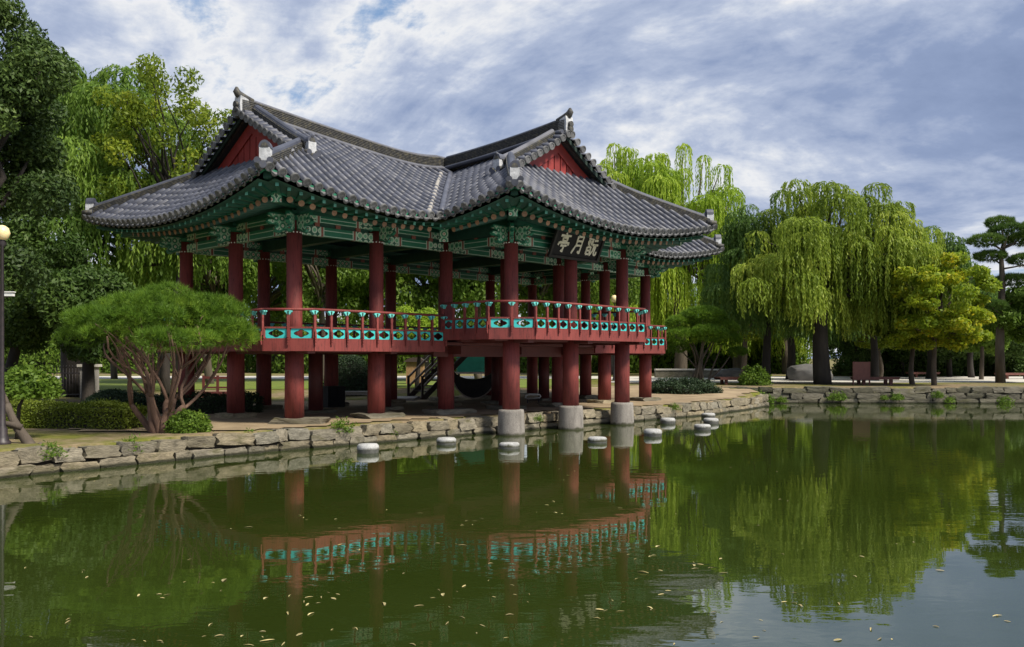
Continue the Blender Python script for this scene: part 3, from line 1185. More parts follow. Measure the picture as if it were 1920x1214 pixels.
def ridge(path, w, h, layers, cap=0.10, rolls=True, hmul=None, base=-0.10):
    mb = MB()
    pr = ridge_profile(w, h, layers, cap)
    nl = layers * 4
    sweep(mb, path, lambda k: [(x, y * (hmul(k) if hmul else 1) + base) for x, y in pr],
          lambda j: 1 if nl - 1 <= j <= nl + 6 else 0)
    if rolls:          # bedding rolls of round tiles along both feet of the ridge
        for sd in (-1, 1):
            pts = []
            for k, p in enumerate(path):
                a, b = path[max(k - 1, 0)], path[min(k + 1, len(path) - 1)]
                d = (b - a).normalized()
                s = d.cross(Vector((0, 0, 1))).normalized()
                pts.append(p + s * (sd * (w / 2 + 0.09)) + Vector((0, 0, base + 0.10)))
            mb.tube(pts, 0.085, 8, 1)
    return mb.build('ridge', ['ridge_tile', 'tile'], ROOF)


def lerp(a, b, t):
    return a + (b - a) * t


fm = FACES['front']
ff = FACES['wing_left']


def main_ridge_z(u):
    return fm.pt(u + OV, DM).z


NU = 40
u0r, u1r = DG - OV - VERGE - 0.05, LU - (DG - OV - VERGE) + 0.05
path = [Vector((lerp(u0r, u1r, k / NU), BV, main_ridge_z(lerp(u0r, u1r, k / NU)))) for k in range(NU + 1)]
ridge(path, 0.38, 0.54, 10, 0.10, True, None, -0.20)
v_end = -WD - OV + DG - VERGE - 0.05


def wing_ridge_z(v):
    s = BV - v          # wing_left runs from the main ridge outwards
    z = ff.pt(s, DW).z
    t = max(0.0, 1 - (BV - v) / (BV - v_end))
    return z + (main_ridge_z(UC) - ff.pt(0.0, DW).z) * t ** 1.5 + 0.16 * (1 - t)


path = [Vector((UC, lerp(v_end, BV - 0.18, k / 24), wing_ridge_z(lerp(v_end, BV - 0.18, k / 24)))) for k in range(25)]
ridge(path, 0.38, 0.54, 10, 0.10, True, None, -0.20)


def ridge_end(p, out, wide=0.36, tall=0.44):
    """upturned horn tile over a plastered ridge end"""
    mb = MB()
    p, out = Vector(p), Vector(out)
    side = Vector((-out.y, out.x, 0))
    up = Vector((0, 0, 1))
    mb.prism([(-0.26, -0.05), (0.06, -0.05), (0.08, tall * 0.5), (0.05, tall), (-0.20, tall * 0.82), (-0.28, tall * 0.4)], p, out, up, wide, 1)
    # horn sweeping up and back
    pts = [p + out * a + up * b for a, b in ((-0.45, tall * 0.84), (-0.15, tall * 1.0), (0.04, tall * 1.15), (0.10, tall * 1.35), (0.09, tall * 1.62))]
    mb.tube(pts, [0.10, 0.12, 0.125, 0.11, 0.04], 8, 0)
    for z in (0.02, tall * 0.40):
        mb.tube([p + out * 0.0 + up * z, p + out * 0.17 + up * z], 0.10, 10, 0)
    return mb.build('ridge_end', ['ridge_tile', 'plaster'], ROOF)


ridge_end((u0r, BV, main_ridge_z(u0r)), (-1, 0, 0))
ridge_end((u1r, BV, main_ridge_z(u1r)), (1, 0, 0))
ridge_end((UC, v_end, wing_ridge_z(v_end)), (0, -1, 0))


def plaster_end(p, out, s=0.86):
    """blunt plastered end of a descending ridge: white block between round tiles under an arched tile"""
    mb = MB()
    p, out = Vector(p), Vector(out).normalized()
    side = Vector((-out.y, out.x, 0)).normalized()
    up = Vector((0, 0, 1))
    w, h = 0.30 * s, 0.42 * s
    mb.prism([(-w / 2, -0.05), (w / 2, -0.05), (w / 2, h * .75), (-w / 2, h * .75)], p + out * 0.04, side, up, 0.24, 1)
    for a in (-0.75, 0.75):
        mb.tube([p + side * (a * w * .8) - out * 0.10 - up * 0.03, p + side * (a * w * .8) + out * 0.24 - up * 0.06], 0.10 * s, 10, 0, cap_mat=2)
    mb.tube([p + side * 0 - out * 0.1 - up * 0.14, p + out * 0.30 - up * 0.17], 0.11 * s, 10, 0, cap_mat=2)
    # arched cap tile
    n = 9
    arc = [(0.5 * w * 1.15 * math.cos(math.pi * j / (n - 1)), h * .75 + 0.22 * s * math.sin(math.pi * j / (n - 1))) for j in range(n)]
    mb.prism(arc, p + out * 0.03, side, up, 0.24, 2)
    mb.prism([(x * .62, h * .75 + (y - h * .75) * .62) for x, y in arc], p + out * 0.12, side, up, 0.10, 0)
    # rolled tile curling out behind the block
    pts = [p - out * (0.55 - 0.12 * k) + up * (h * .55 + 0.10 * (k - 2) ** 2 * 0.25) for k in range(5)]
    mb.tube(pts, 0.085 * s, 8, 2)
    return mb.build('ridge_end', ['ridge_tile', 'plaster', 'tile'], ROOF)


def side_pt(f, s, d):
    return f.pt(s, d)


def descending(f, s, d_top, d_bot, out):
    path = [f.pt(s, lerp(d_top, d_bot, k / 14), 0.02 + 0.10 * max(0, (k - 10) / 4) ** 2) for k in range(15)]
    hm = lambda k: 1.0
    ridge(path, 0.30, 0.34, 7, 0.10, False)
    plaster_end(f.pt(s, d_bot - 0.05, 0.10), out)
    # curled flourish above the end
    mb = MB()
    o = Vector(out).normalized()
    p = f.pt(s, d_bot, 0.30)
    mb.tube([p - o * .5 + Vector((0, 0, .26)), p - o * .2 + Vector((0, 0, .13)), p + o * .08 + Vector((0, 0, .13)), p + o * .26 + Vector((0, 0, .24))], [0.1, 0.1, 0.09, 0.04], 8, 0)
    mb.build('ridge_end', ['tile'], ROOF)


dp = DG - 0.02
fb = FACES['back']
fwl, fwr = FACES['wing_left'], FACES['wing_right']
descending(fm, dp, DM - 0.2, DG - 0.45, (0, -1, 0))
descending(fm, ML - dp, DM - 0.2, DG - 0.45, (0, -1, 0))
descending(fb, dp, DM - 0.2, DG - 0.3, (0, 1, 0))
descending(fb, ML - dp, DM - 0.2, DG - 0.3, (0, 1, 0))
descending(fwl, WL - dp, DW - 0.2, DG - 0.45, (-1, 0, 0))
descending(fwr, dp, DW - 0.2, DG - 0.45, (1, 0, 0))


def hip(f, end, out):
    """ridge over the hip from the gable foot down to the eave corner"""
    path = []
    for k in range(17):
        d = lerp(DG - 0.05, 0.22, k / 16)
        s = d if end == 0 else f.len - d
        path.append(f.pt(s, d, 0.0))
    ridge(path, 0.29, 0.28, 6, 0.10, False)
    o = Vector(out).normalized()
    plaster_end(path[-1] + o * 0.02 + Vector((0, 0, 0.06)), o)


hip(fm, 0, (-1, -1, 0))
hip(fm, 1, (1, -1, 0))
hip(fb, 0, (1, 1, 0))
hip(fb, 1, (-1, 1, 0))
hip(FACES['wing_front'], 0, (-1, -1, 0))
hip(FACES['wing_front'], 1, (1, -1, 0))

# ---- valley gutters with their round tile and pale mortar edges
for sg in (-1, 1):
    mb = MB()
    f = fm
    P, Q1, Q2 = [], [], []
    for k in range(15):
        d = lerp(0.0, 4.55, k / 14)
        s = W0 + d if sg < 0 else ML - (W0 + d)
        c = f.pt(s, d, 0.0)
        P.append(c)
    side = Vector((1, -1, 0)).normalized() if sg < 0 else Vector((1, 1, 0)).normalized()
    rows = [[p - side * 0.38 + Vector((0, 0, 0.05)), p - side * .12 + Vector((0, 0, 0.03)), p + side * .12 + Vector((0, 0, 0.03)), p + side * 0.38 + Vector((0, 0, 0.05))] for p in P]
    grid_faces(mb, rows, 0)
    for k in range(14):
        for j in range(4):
            q = P[k].lerp(P[k + 1], j / 4)
            for a in (-0.2, 0.2):
                mb.box(q + side * a + Vector((0, 0, 0.055)), (0.16, 0.02, 0.03), 1, Matrix.Rotation(math.atan2(side.y, side.x), 3, 'Z'))
    mb.tube([p + Vector((0, 0, 0.10)) for p in P], 0.10, 9, 1)
    for a in (-0.36, 0.36):
        pts = []
        for k in range(len(P) * 3 - 2):
            q = P[k // 3].lerp(P[min(k // 3 + 1, len(P) - 1)], (k % 3) / 3)
            pts.append(q + side * a + Vector((0, 0, 0.08 + 0.02 * math.sin(k * 2.1))))
        mb.tube(pts, [0.078 + 0.02 * math.sin(k * 1.7) for k in range(len(pts))], 7, 2)
    mb.build('valley_gutter', ['tile_bed', 'tile', 'stone_pale'], ROOF)


# ---- gables
def gable(cx, cy, out, zf, half, label=None):
    """out: unit outward direction in plan; zf(b) = slope height at distance b from the middle"""
    out = Vector(out)
    side = Vector((-out.y, out.x, 0))
    c = Vector((cx, cy, 0))
    zbase = zb(DG) + 0.30
    bm = MB()
    # backing triangle
    tri = [(-half, zbase - 0.5), (half, zbase - 0.5)] + [(b, zf(abs(b)) - 0.16) for b in np.linspace(half, -half, 17)]
    bm.prism(tri, c - out * 0.10, side, (0, 0, 1), 0.05, 0)
    g = bm.build('gable', ['red_dark'], PAV)
    n = 15
    w = 2 * half / n
    for k in range(n):
        b0, b1 = -half + k * w + 0.024, -half + (k + 1) * w - 0.024
        t0, t1 = zf(abs(b0)) - 0.20, zf(abs(b1)) - 0.20
        if max(t0, t1) < zbase - 0.2:
            continue
        pm = MB()
        pm.prism([(b0, zbase - 0.45), (b1, zbase - 0.45), (b1, max(t1, zbase - .4)), (b0, max(t0, zbase - .4))], c - out * 0.055, side, (0, 0, 1), 0.045, 0)
        pm.build('plank', 'red_board', g)
    # diagonal frame boards under the verge
    for sg in (-1, 1):
        fr = MB()
        pts_o = [(sg * b, zf(b) - 0.20) for b in np.linspace(0, half, 9)]
        pts_i = [(sg * b, zf(b) - 0.62) for b in np.linspace(half, 0, 9)]
        poly = pts_o + pts_i
        if sg < 0:
            poly = poly[::-1]
        fr.prism(poly, c - out * 0.01, side, (0, 0, 1), 0.05, 0)
        fr.build('frame_board', 'red_board', g)
        bb = MB()          # dark green barge board further out, under the verge tiles
        pts_o = [(sg * b, zf(b) - 0.04) for b in np.linspace(0, half + .1, 9)]
        pts_i = [(sg * b, zf(b) - 0.20) for b in np.linspace(half + .1, 0, 9)]
        poly = pts_o + pts_i
        if sg < 0:
            poly = poly[::-1]
        bb.prism(poly, c + out * (VERGE - 0.06), side, (0, 0, 1), 0.05, 0)
        # soffit of the verge
        rows = []
        for b in np.linspace(0, half + .1, 9):
            q = c + side * float(sg * b) + Vector((0, 0, zf(b) - 0.06))
            rows.append([q - out * 0.1, q + out * (VERGE - 0.03)])
        grid_faces(bb, rows, 0)
        bb.build('barge_board', ['barge_green'], g)
        # short verge tiles laid across the slope, ends showing
        nb = int(half / 0.27)
        for k in range(nb + 1):
            b = (k + 0.35) * half / (nb + 0.3)
            sl = (zf(b + .05) - zf(b - .05)) / 0.1
            q = c + side * float(sg * b) + Vector((0, 0, zf(b) - 0.03))
            yv = (-out + Vector((0, 0, 0.22))).normalized()
            nn = (Vector((0, 0, 1)) + side * float(-sg * sl) * 0.8).normalized()
            xx = yv.cross(nn).normalized()
            zz = xx.cross(yv)
            pos = q + out * (VERGE + 0.16)
            link('verge_tile', T_END, ROOF, matrix=Matrix(((xx.x, yv.x, zz.x, pos.x), (xx.y, yv.y, zz.y, pos.y), (xx.z, yv.z, zz.z, pos.z), (0, 0, 0, 1))))
    # pale sill strip where the skirt roof meets the boards
    st = MB()
    st.beam(c + side * (-half) + out * 0.06 + Vector((0, 0, zbase - 0.33)), c + side * half + out * 0.06 + Vector((0, 0, zbase - 0.33)), 0.16, 0.10, 0)
    st.build('sill', 'ridge_tile', g)


gh = DM - DG + 0.05
gable(DG - OV, BV, (-1, 0, 0), lambda b: fm.pt(DG, DM - b).z, gh)
gable(LU - DG + OV, BV, (1, 0, 0), lambda b: fm.pt(DG, DM - b).z, gh)
gh = DW - DG + 0.05
gable(UC, -WD - OV + DG, (0, -1, 0), lambda b: fwl.pt(WL - DG, DW - b).z + 0.10 * max(0, 1 - b), gh)

# ---- eaves: boards, soffit, round rafters and square flying rafters
def under(f, s, d, z):
    p = f.pt(s, d)
    lift0 = f.lift(s, 0.0)
    return Vector((p.x, p.y, z + lift0 * max(0.0, 1 - d / 3.2)))


def zr(d):
    return 6.13 + 0.33 * (d - 0.72)


raf = MB()
raf.tube([(0, 0, 0), (0, 1, 0)], 0.085, 9, 0, True, 1)
RAF = raf.mesh('rafter', ['green_dark', 'rafter_end'])
fly = MB()
fly.beam((0, 0, 0), (0, 1, 0), 0.085, 0.09, 0, end_mat=1)
FLY = fly.mesh('flying_rafter', ['green_paint', 'rafter_tip'])


def stick(p0, p1):
    y = p1 - p0
    ln = y.length
    y = y.normalized()
    x = y.cross(Vector((0, 0, 1))).normalized()
    z = x.cross(y)
    return Matrix(((x.x, y.x * ln, z.x, p0.x), (x.y, y.y * ln, z.y, p0.y), (x.z, y.z * ln, z.z, p0.z), (0, 0, 0, 1)))


sof = MB()
hr, hf = [], []
for fname, f in FACES.items():
    lo = OV + 0.35
    n = int(f.len / 0.3)
    rows = []
    for k in range(n + 1):
        s = lerp(0.05, f.len - 0.05, k / n)
        a = max(f.d0(s), 0.06)
        b = lo
        if f.ends[0]:
            b = min(b, s)
        if f.ends[1]:
            b = min(b, f.len - s)
        if f.d0(s) > lo - .1 or b - a < 0.02:
            if len(rows) > 1:
                grid_faces(sof, rows, 0, True)
            rows = []
            continue
        rows.append([under(f, s, lerp(a, b, j / 6), zr(lerp(a, b, j / 6)) + 0.085 + max(0, 0.75 - lerp(a, b, j / 6)) * 0.28) for j in range(7)])
    if len(rows) > 1:
        grid_faces(sof, rows, 0, True)
    n = int(round(f.len / 0.34))
    for k in range(n):
        s = f.len * (k + 0.5) / n
        if f.d0(s) > 0.3:
            continue
        si = s
        if f.ends[0]:
            si = max(si, OV)
        if f.ends[1]:
            si = min(si, f.len - OV)
        if (f.ends[0] and s < 0.95) or (f.ends[1] and f.len - s < 0.95):
            pass
        else:
            m = stick(under(f, s, 0.74, zr(0.74)), under(f, si, OV - 0.05, zr(OV)))
            if f.vis or fname == 'right' or fname == 'wing_right':
                link('rafter', RAF, ROOF, matrix=m)
            else:
                hr.append(m)
        if (f.ends[0] and s < 0.35) or (f.ends[1] and f.len - s < 0.35):
            continue
        t = 0.30
        m = stick(under(f, s, 0.22, zr(0.72) + 0.03), under(f, lerp(s, si, t), 0.95, zr(0.72) + 0.14))
        if f.vis:
            link('flying_rafter', FLY, ROOF, matrix=m)
        else:
            hf.append(m)
    # two eave boards running along the edge
    for (d, zz, w, h, mt) in ((0.10, zr(0.72) + 0.235, 0.06, 0.09, 'green_bright'), (0.76, zr(0.72) + 0.105, 0.05, 0.07, 'green_bright')):
        mb = MB()
        pts = []
        for k in range(61):
            s = lerp(0.02 + d * (1 if f.ends[0] else 0), f.len - 0.02 - d * (1 if f.ends[1] else 0), k / 60)
            if f.d0(s) > d:
                continue
            pts.append(under(f, s, d, zz))
        segs, cur = [], []
        for q in pts:
            if cur and (q - cur[-1]).length > 0.8:
                segs.append(cur)
                cur = []
            cur.append(q)
        segs.append(cur)
        for sg in segs:
            if len(sg) > 1:
                mb = MB()
                sweep(mb, sg, lambda k: [(-w / 2, -h / 2), (w / 2, -h / 2), (w / 2, h / 2), (-w / 2, h / 2)])
                mb.build('eave_board', mt, ROOF)
joined('rafter_row', RAF, hr, ROOF, ['green_dark', 'rafter_end'])
joined('flying_rafter_row', FLY, hf, ROOF, ['green_paint', 'rafter_tip'])
sof.build('soffit', 'green_dark', ROOF)
cl = MB()
cl.box((LU / 2, LV / 2, 6.95), (LU + 0.6, LV + 0.6, 0.06))
cl.box((UC, -WD / 2 - 0.2, 6.949), (2 * BU + 0.6, WD + 0.2, 0.06))
cl.build('ceiling', 'green_dark', PAV)

# hip rafters with painted end plates
for f, end, out, corner in ((fm, 0, (-1, -1), (0, 0)), (fm, 1, (1, -1), (LU, 0)), (fb, 0, (1, 1), (LU, LV)), (fb, 1, (-1, 1), (0, LV)),
                            (FACES['wing_front'], 0, (-1, -1), (W0, -WD)), (FACES['wing_front'], 1, (1, -1), (W1, -WD))):
    mb = MB()
    o = Vector((out[0], out[1], 0)).normalized()
    c = Vector((corner[0], corner[1], 6.72))
    tip = f.pt(0.35 if end == 0 else f.len - 0.35, 0.35)
    e1 = Vector((c.x, c.y, 0)) + o * 2.05
    p1 = Vector((e1.x, e1.y, 6.52))
    mb.beam(c, p1, 0.24, 0.30, 0, end_mat=0)
    p2 = Vector((tip.x, tip.y, tip.z - 0.30))
    mb.beam(p1 - o * 0.5 + Vector((0, 0, 0.16)), p2 + o * 0.1, 0.20, 0.24, 2)
    mb.beam(p1 + o * 0.002, p1 + o * 0.05, 0.26, 0.32, 1)
    mb.build('hip_rafter', ['green_paint', 'dancheong', 'green_dark'], ROOF)
# ends of the valley rafters
for (cx, sg) in ((W0, -1), (W1, 1)):
    mb = MB()
    o = Vector((sg, -1, 0)).normalized()
    mb.beam(Vector((cx, 0, 6.62)), Vector((cx, 0, 6.20)) + o * 1.62, 0.24, 0.28, 0)
    e = Vector((cx, 0, 6.20)) + o * 1.62
    mb.beam(e, e + o * 0.05, 0.28, 0.46, 1)
    mb.build('valley_rafter', ['green_paint', 'dancheong'], ROOF)


# ---- columns, piers and base stones
FL_M, FL_W = 2.87, 3.24          # floor levels of the main hall and of the raised wing
CR = 0.27


def column_mesh(name, z0, fl, top=6.20):
    mb = MB()
    mb.lathe((0, 0, 0), [(CR, z0), (CR * 0.985, (z0 + fl) / 2), (CR * 0.96, fl - 0.25)], 20, 0)
    mb.lathe((0, 0, 0), [(0.222, fl - 0.25), (0.222, fl + 0.5), (0.212, top)], 20, 0)
    for k in range(14):
        an = 2 * math.pi * k / 14
        mb.lathe((0.222 * math.cos(an), 0.222 * math.sin(an), 5.875), [(0.004, -0.024), (0.024, -0.008), (0.024, 0.008), (0.004, 0.024)], 6, 1)
    return mb.mesh(name, ['red_paint', 'bead_white'])


COL_M = column_mesh('column', 0.66, FL_M)
COL_W = column_mesh('column', 0.78, FL_W)
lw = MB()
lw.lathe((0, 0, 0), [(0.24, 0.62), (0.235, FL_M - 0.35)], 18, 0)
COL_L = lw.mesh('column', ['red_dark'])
outer = [(i * BU, 0.0) for i in range(7)] + [(i * BU, LV) for i in range(7)] + [(0.0, BV), (LU, BV)]
_rb = np.random.default_rng(21)
for (u, v) in outer:
    link('column', COL_M, PAV, loc=(u, v, 0))
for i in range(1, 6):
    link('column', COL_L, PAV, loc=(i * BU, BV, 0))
for u in (W0, UC, W1):
    link('column', COL_W, PAV, loc=(u, -WD, 0))
    mb = MB()
    mb.lathe((0, 0, 0), [(0.435, -0.9), (0.425, 0.0), (0.40, 0.70), (0.385, 0.775), (0.30, 0.785)], 28, 0)
    mb.build('stone_pier', 'stone_pier', PAV, loc=(u, -WD, 0))
big = {(0.0, 0.0): (1.5, 0.75, 0.34), (BU, 0.0): (1.35, 0.9, 0.26), (2 * BU, 0.0): (1.5, 1.0, 0.28)}
for (u, v) in outer + [(i * BU, BV) for i in range(1, 6)]:
    sx, sy, sz = big.get((u, v), (float(_rb.uniform(0.9, 1.2)), float(_rb.uniform(0.8, 1.0)), 0.26))
    z = 0.66 if (u, v) in outer else 0.62
    ob = link('base_stone', ROCKS[int(_rb.integers(10))], PAV, loc=(u + (0.1 if (u, v) in big else 0), v - (0.05 if (u, v) in big else 0), z - sz * 0.45))
    ob.rotation_euler = (0, 0, float(_rb.uniform(-0.25, 0.25)) - (0.75 if (u, v) == (0.0, 0.0) else 0.0))
    ob.scale = (sx, sy, sz)

# ---- floors
fl = MB()
Q = 0.97
q_ = Q - 0.05
fl.prism([(0, -q_), (LU, -q_), (LU + q_, 0), (LU + q_, LV), (LU, LV + q_), (0, LV + q_), (-q_, LV), (-q_, 0)], (0, 0, FL_M - 0.06), (1, 0, 0), (0, 1, 0), 0.08, 0)
for i in range(7):      # girders below the floor
    fl.beam((i * BU, -0.85, FL_M - 0.26), (i * BU, LV + 0.85, FL_M - 0.26), 0.24, 0.26, 1)
for v in (0, BV, LV):
    fl.beam((-0.8, v, FL_M - 0.24), (LU + 0.8, v, FL_M - 0.24), 0.2, 0.22, 1)
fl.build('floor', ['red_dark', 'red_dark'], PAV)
fl = MB()
fl.prism([(W0, -WD - q_), (W1, -WD - q_), (W1 + q_, -WD), (W1 + q_, -0.1), (W0 - q_, -0.1), (W0 - q_, -WD)], (0, 0, FL_W - 0.06), (1, 0, 0), (0, 1, 0), 0.08, 0)
for u in (W0, UC, W1):
    fl.beam((u, -WD - 0.82, FL_W - 0.28), (u, 0.2, FL_W - 0.28), 0.24, 0.28, 1)
for v in (-WD, -WD / 2):
    fl.beam((W0 - 0.8, v, FL_W - 0.25), (W1 + 0.8, v, FL_W - 0.25), 0.2, 0.24, 1)
fl.box((UC, -0.2, FL_M - 0.1), (2 * BU + 1.5, 0.06, 0.75), 1)
fl.build('raised_floor', ['red_dark', 'red_dark'], PAV)


# ---- railings
def hole_outline(w, h, n=40):
    """cloud-shaped wind hole: a long middle lobe with two end lobes"""
    pts = []
    lobes = [(0.0, h * 0.62), (w * 0.32, h * 0.36), (-w * 0.32, h * 0.36), (w * 0.52, h * 0.17), (-w * 0.52, h * 0.17)]
    for k in range(n):
        a = 2 * math.pi * k / n
        c, s = math.cos(a), math.sin(a)
        best = h * 0.3
        for x0, r0 in lobes:
            disc = (c * x0) ** 2 - (x0 * x0 - r0 * r0)
            if disc > 0:
                best = max(best, c * x0 + math.sqrt(disc))
        pts.append((c * best, s * best))
    return pts


PANEL_CACHE = {}


def panel_mesh(w, h):
    key = (round(w, 2), round(h, 2))
    if key in PANEL_CACHE:
        return PANEL_CACHE[key]
    mb = MB()
    n = 40
    hole = hole_outline(w * (0.52 if w > 0.5 else 0.62), h * 0.58, n)
    out = []
    for x, y in hole:
        a = math.atan2(y, x)
        c, s = math.cos(a), math.sin(a)
        t = min(w / 2 / max(abs(c), 1e-6), h / 2 / max(abs(s), 1e-6))
        out.append((c * t, s * t))
    for sgn in (-1, 1):
        yv = 0.014 * sgn
        a = mb.verts([(x, yv, z) for x, z in out])
        ln = mb.verts([(x * 1.16, yv, z * 1.16) for x, z in hole])
        b = mb.verts([(x, yv, z) for x, z in hole])
        for k in range(n):
            k2 = (k + 1) % n
            q = (a + k, a + k2, ln + k2, ln + k)
            mb.face(q if sgn < 0 else q[::-1], 0)
            q = (ln + k, ln + k2, b + k2, b + k)
            mb.face(q if sgn < 0 else q[::-1], 1)
        if sgn < 0:
            b0 = b
    for k in range(n):
        k2 = (k + 1) % n
        mb.face((b0 + k, b0 + k2, b + k2, b + k), 1)
    PANEL_CACHE[key] = mb.mesh('panel', ['teal', 'black_matte'])
    return PANEL_CACHE[key]


bal = MB()
bal.prism([(-0.03, -0.02), (0.03, -0.02), (0.036, 0.30), (0.030, 0.36), (0.040, 0.46), (0.026, 0.56), (-0.026, 0.56), (-0.040, 0.46), (-0.030, 0.36), (-0.036, 0.30)], (0, 0, 0), (1, 0, 0), (0, 0, 1), 0.06, 0)
bal.box((0, -0.045, -0.10), (0.055, 0.03, 0.36), 0)
for k in range(3):
    bal.box((0, -0.066, -0.20 + k * 0.07), (0.04, 0.014, 0.03), 0)
BAL = bal.mesh('baluster', ['red_paint'])
lot = MB()
for yy in (-0.03, 0.03):
    lot.prism([(-0.03, 0.0), (0.03, 0.0), (0.075, 0.07), (0.105, 0.085), (0.10, 0.115), (0.03, 0.125), (-0.03, 0.125), (-0.10, 0.115), (-0.105, 0.085), (-0.075, 0.07)], (0, yy, 0), (1, 0, 0), (0, 0, 1), 0.045, 0)
lot.prism([(-0.012, -0.01), (0.012, -0.01), (0.02, 0.11), (-0.02, 0.11)], (0, -0.062, 0), (1, 0, 0), (0, 0, 1), 0.02, 1)
LOT = lot.mesh('lotus_bracket', ['teal_light', 'green_dark'])


PPOST = MB().box((0, 0, 0), (0.10, 0.065, 0.275)).mesh('panel_post', ['red_paint'])


def railing(p0, p1, n, fl_z, first=True, last=True):
    """one straight run of railing seen from outside: p0 left, p1 right"""
    p0, p1 = Vector((p0[0], p0[1], 0)), Vector((p1[0], p1[1], 0))
    d = p1 - p0
    ln = d.length
    an = math.atan2(d.y, d.x)
    rt = link('railing', None, PAV, loc=(p0.x, p0.y, fl_z), rotz=an)
    mb = MB()
    mb.box((ln / 2, 0.0, -0.16), (ln, 0.07, 0.33), 0)
    mb.build('fascia', 'red_paint', rt)
    mb = MB()
    mb.box((ln / 2, 0, 0.012), (ln, 0.075, 0.024), 0)
    mb.box((ln / 2, 0, 0.318), (ln, 0.085, 0.045), 0)
    mb.build('rail_board', 'red_paint', rt)
    mb = MB()
    mb.tube([(-0.02, 0, 0.815), (ln + 0.02, 0, 0.815)], 0.038, 9, 0)
    mb.build('handrail', 'red_paint', rt)
    w = ln / n
    pm = panel_mesh(w - 0.115, 0.265)
    for k in range(n):
        link('panel', pm, rt, loc=((k + 0.5) * w, 0.0, 0.158))
    for k in range(n + 1):
        if (k == 0 and not first) or (k == n and not last):
            continue
        link('panel_post', PPOST, rt, loc=(k * w, 0.0, 0.158))
        link('baluster', BAL, rt, loc=(k * w, -0.035, 0.13))
        link('lotus_bracket', LOT, rt, loc=(k * w, 0.0, 0.665))
    return rt


# main hall: front (left of the wing), chamfered corner, left side, back, right side and front right of the wing
railing((0, -Q), (W0 - Q, -Q), 9, FL_M)
railing((-Q, 0), (0, -Q), 2, FL_M, False, False)
railing((-Q, LV), (-Q, 0), 12, FL_M)
railing((0, LV + Q), (-Q, LV), 2, FL_M, False, False)
railing((LU, LV + Q), (0, LV + Q), 32, FL_M)
railing((LU + Q, LV), (LU, LV + Q), 2, FL_M, False, False)
railing((LU + Q, 0), (LU + Q, LV), 12, FL_M)
railing((LU, -Q), (LU + Q, 0), 2, FL_M, False, False)
railing((W1 + Q, -Q), (LU, -Q), 9, FL_M)
# raised wing
railing((W0 - Q, -Q + 0.03), (W0 - Q, -WD), 4, FL_W)
railing((W0 - Q, -WD), (W0, -WD - Q), 2, FL_W, False, False)
railing((W0, -WD - Q), (W1, -WD - Q), 11, FL_W)
railing((W1, -WD - Q), (W1 + Q, -WD), 2, FL_W, False, False)
railing((W1 + Q, -WD), (W1 + Q, -Q + 0.03), 4, FL_W)


# ---- beams with painted ends
def painted_beam(p0, p1, w, h, parent=PAV, name='beam', trim=True):
    p0, p1 = Vector(p0), Vector(p1)
    d = (p1 - p0)
    ln = d.length
    d = d.normalized()
    e = min(0.62, ln * 0.24)
    mb = MB()
    cuts = [(0, e, 1), (e, e + 0.045, 3), (e + 0.045, e + 0.12, 2), (e + 0.12, e + 0.15, 3), (e + 0.15, ln - e - 0.15, 0),
            (ln - e - 0.15, ln - e - 0.12, 3), (ln - e - 0.12, ln - e - 0.045, 2), (ln - e - 0.045, ln - e, 3), (ln - e, ln, 1)]
    for a, b, mt in cuts:
        mb.beam(p0 + d * a, p0 + d * b, w + (0.006 if mt in (2, 3) else 0), h, mt)
    if trim:
        for z in (-h / 2 + 0.02, h * 0.16):
            mb.beam(p0 + d * (e + 0.15) + Vector((0, 0, z)), p0 + d * (ln - e - 0.15) + Vector((0, 0, z)), w + 0.012, 0.022, 3)
    return mb.build(name, ['green_bright', 'dancheong', 'band_red', 'pale_line'], parent)


runs = []
for i in range(6):
    runs.append(((i * BU, 0), ((i + 1) * BU, 0)))
    runs.append(((i * BU, LV), ((i + 1) * BU, LV)))
for i in range(2):
    runs.append(((0, i * BV), (0, (i + 1) * BV)))
    runs.append(((LU, i * BV), (LU, (i + 1) * BV)))
    runs.append(((W0 + i * BU, -WD), (W0 + (i + 1) * BU, -WD)))
for u in (W0, W1):
    runs.append(((u, -WD), (u, 0)))
for a, b in runs:
    a3, b3 = Vector((a[0], a[1], 0)), Vector((b[0], b[1], 0))
    d = (b3 - a3).normalized()
    painted_beam(a3 + d * 0.19 + Vector((0, 0, 5.99)), b3 - d * 0.19 + Vector((0, 0, 5.99)), 0.16, 0.27)
    painted_beam(a3 + d * 0.05 + Vector((0, 0, 6.335)), b3 - d * 0.05 + Vector((0, 0, 6.335)), 0.15, 0.19)
    mb = MB()
    mb.beam(a3 + Vector((0, 0, 6.55)), b3 + Vector((0, 0, 6.55)), 0.22, 0.24, 0)
    mb.build('purlin', 'green_paint', PAV)
    mb = MB()         # small blocks between the two beams
    nb = 4
    for k in range(1, nb):
        mb.box(a3.lerp(b3, k / nb) + Vector((0, 0, 6.18)), (0.16, 0.13, 0.12), 0)
    mb.box((a3 + b3) / 2 + Vector((0, 0, 6.182)), (abs(d.x) * 2.2 + 0.05, abs(d.y) * 2.2 + 0.05, 0.10), 1)
    mb.build('spacer', ['band_red', 'green_dark'], PAV)
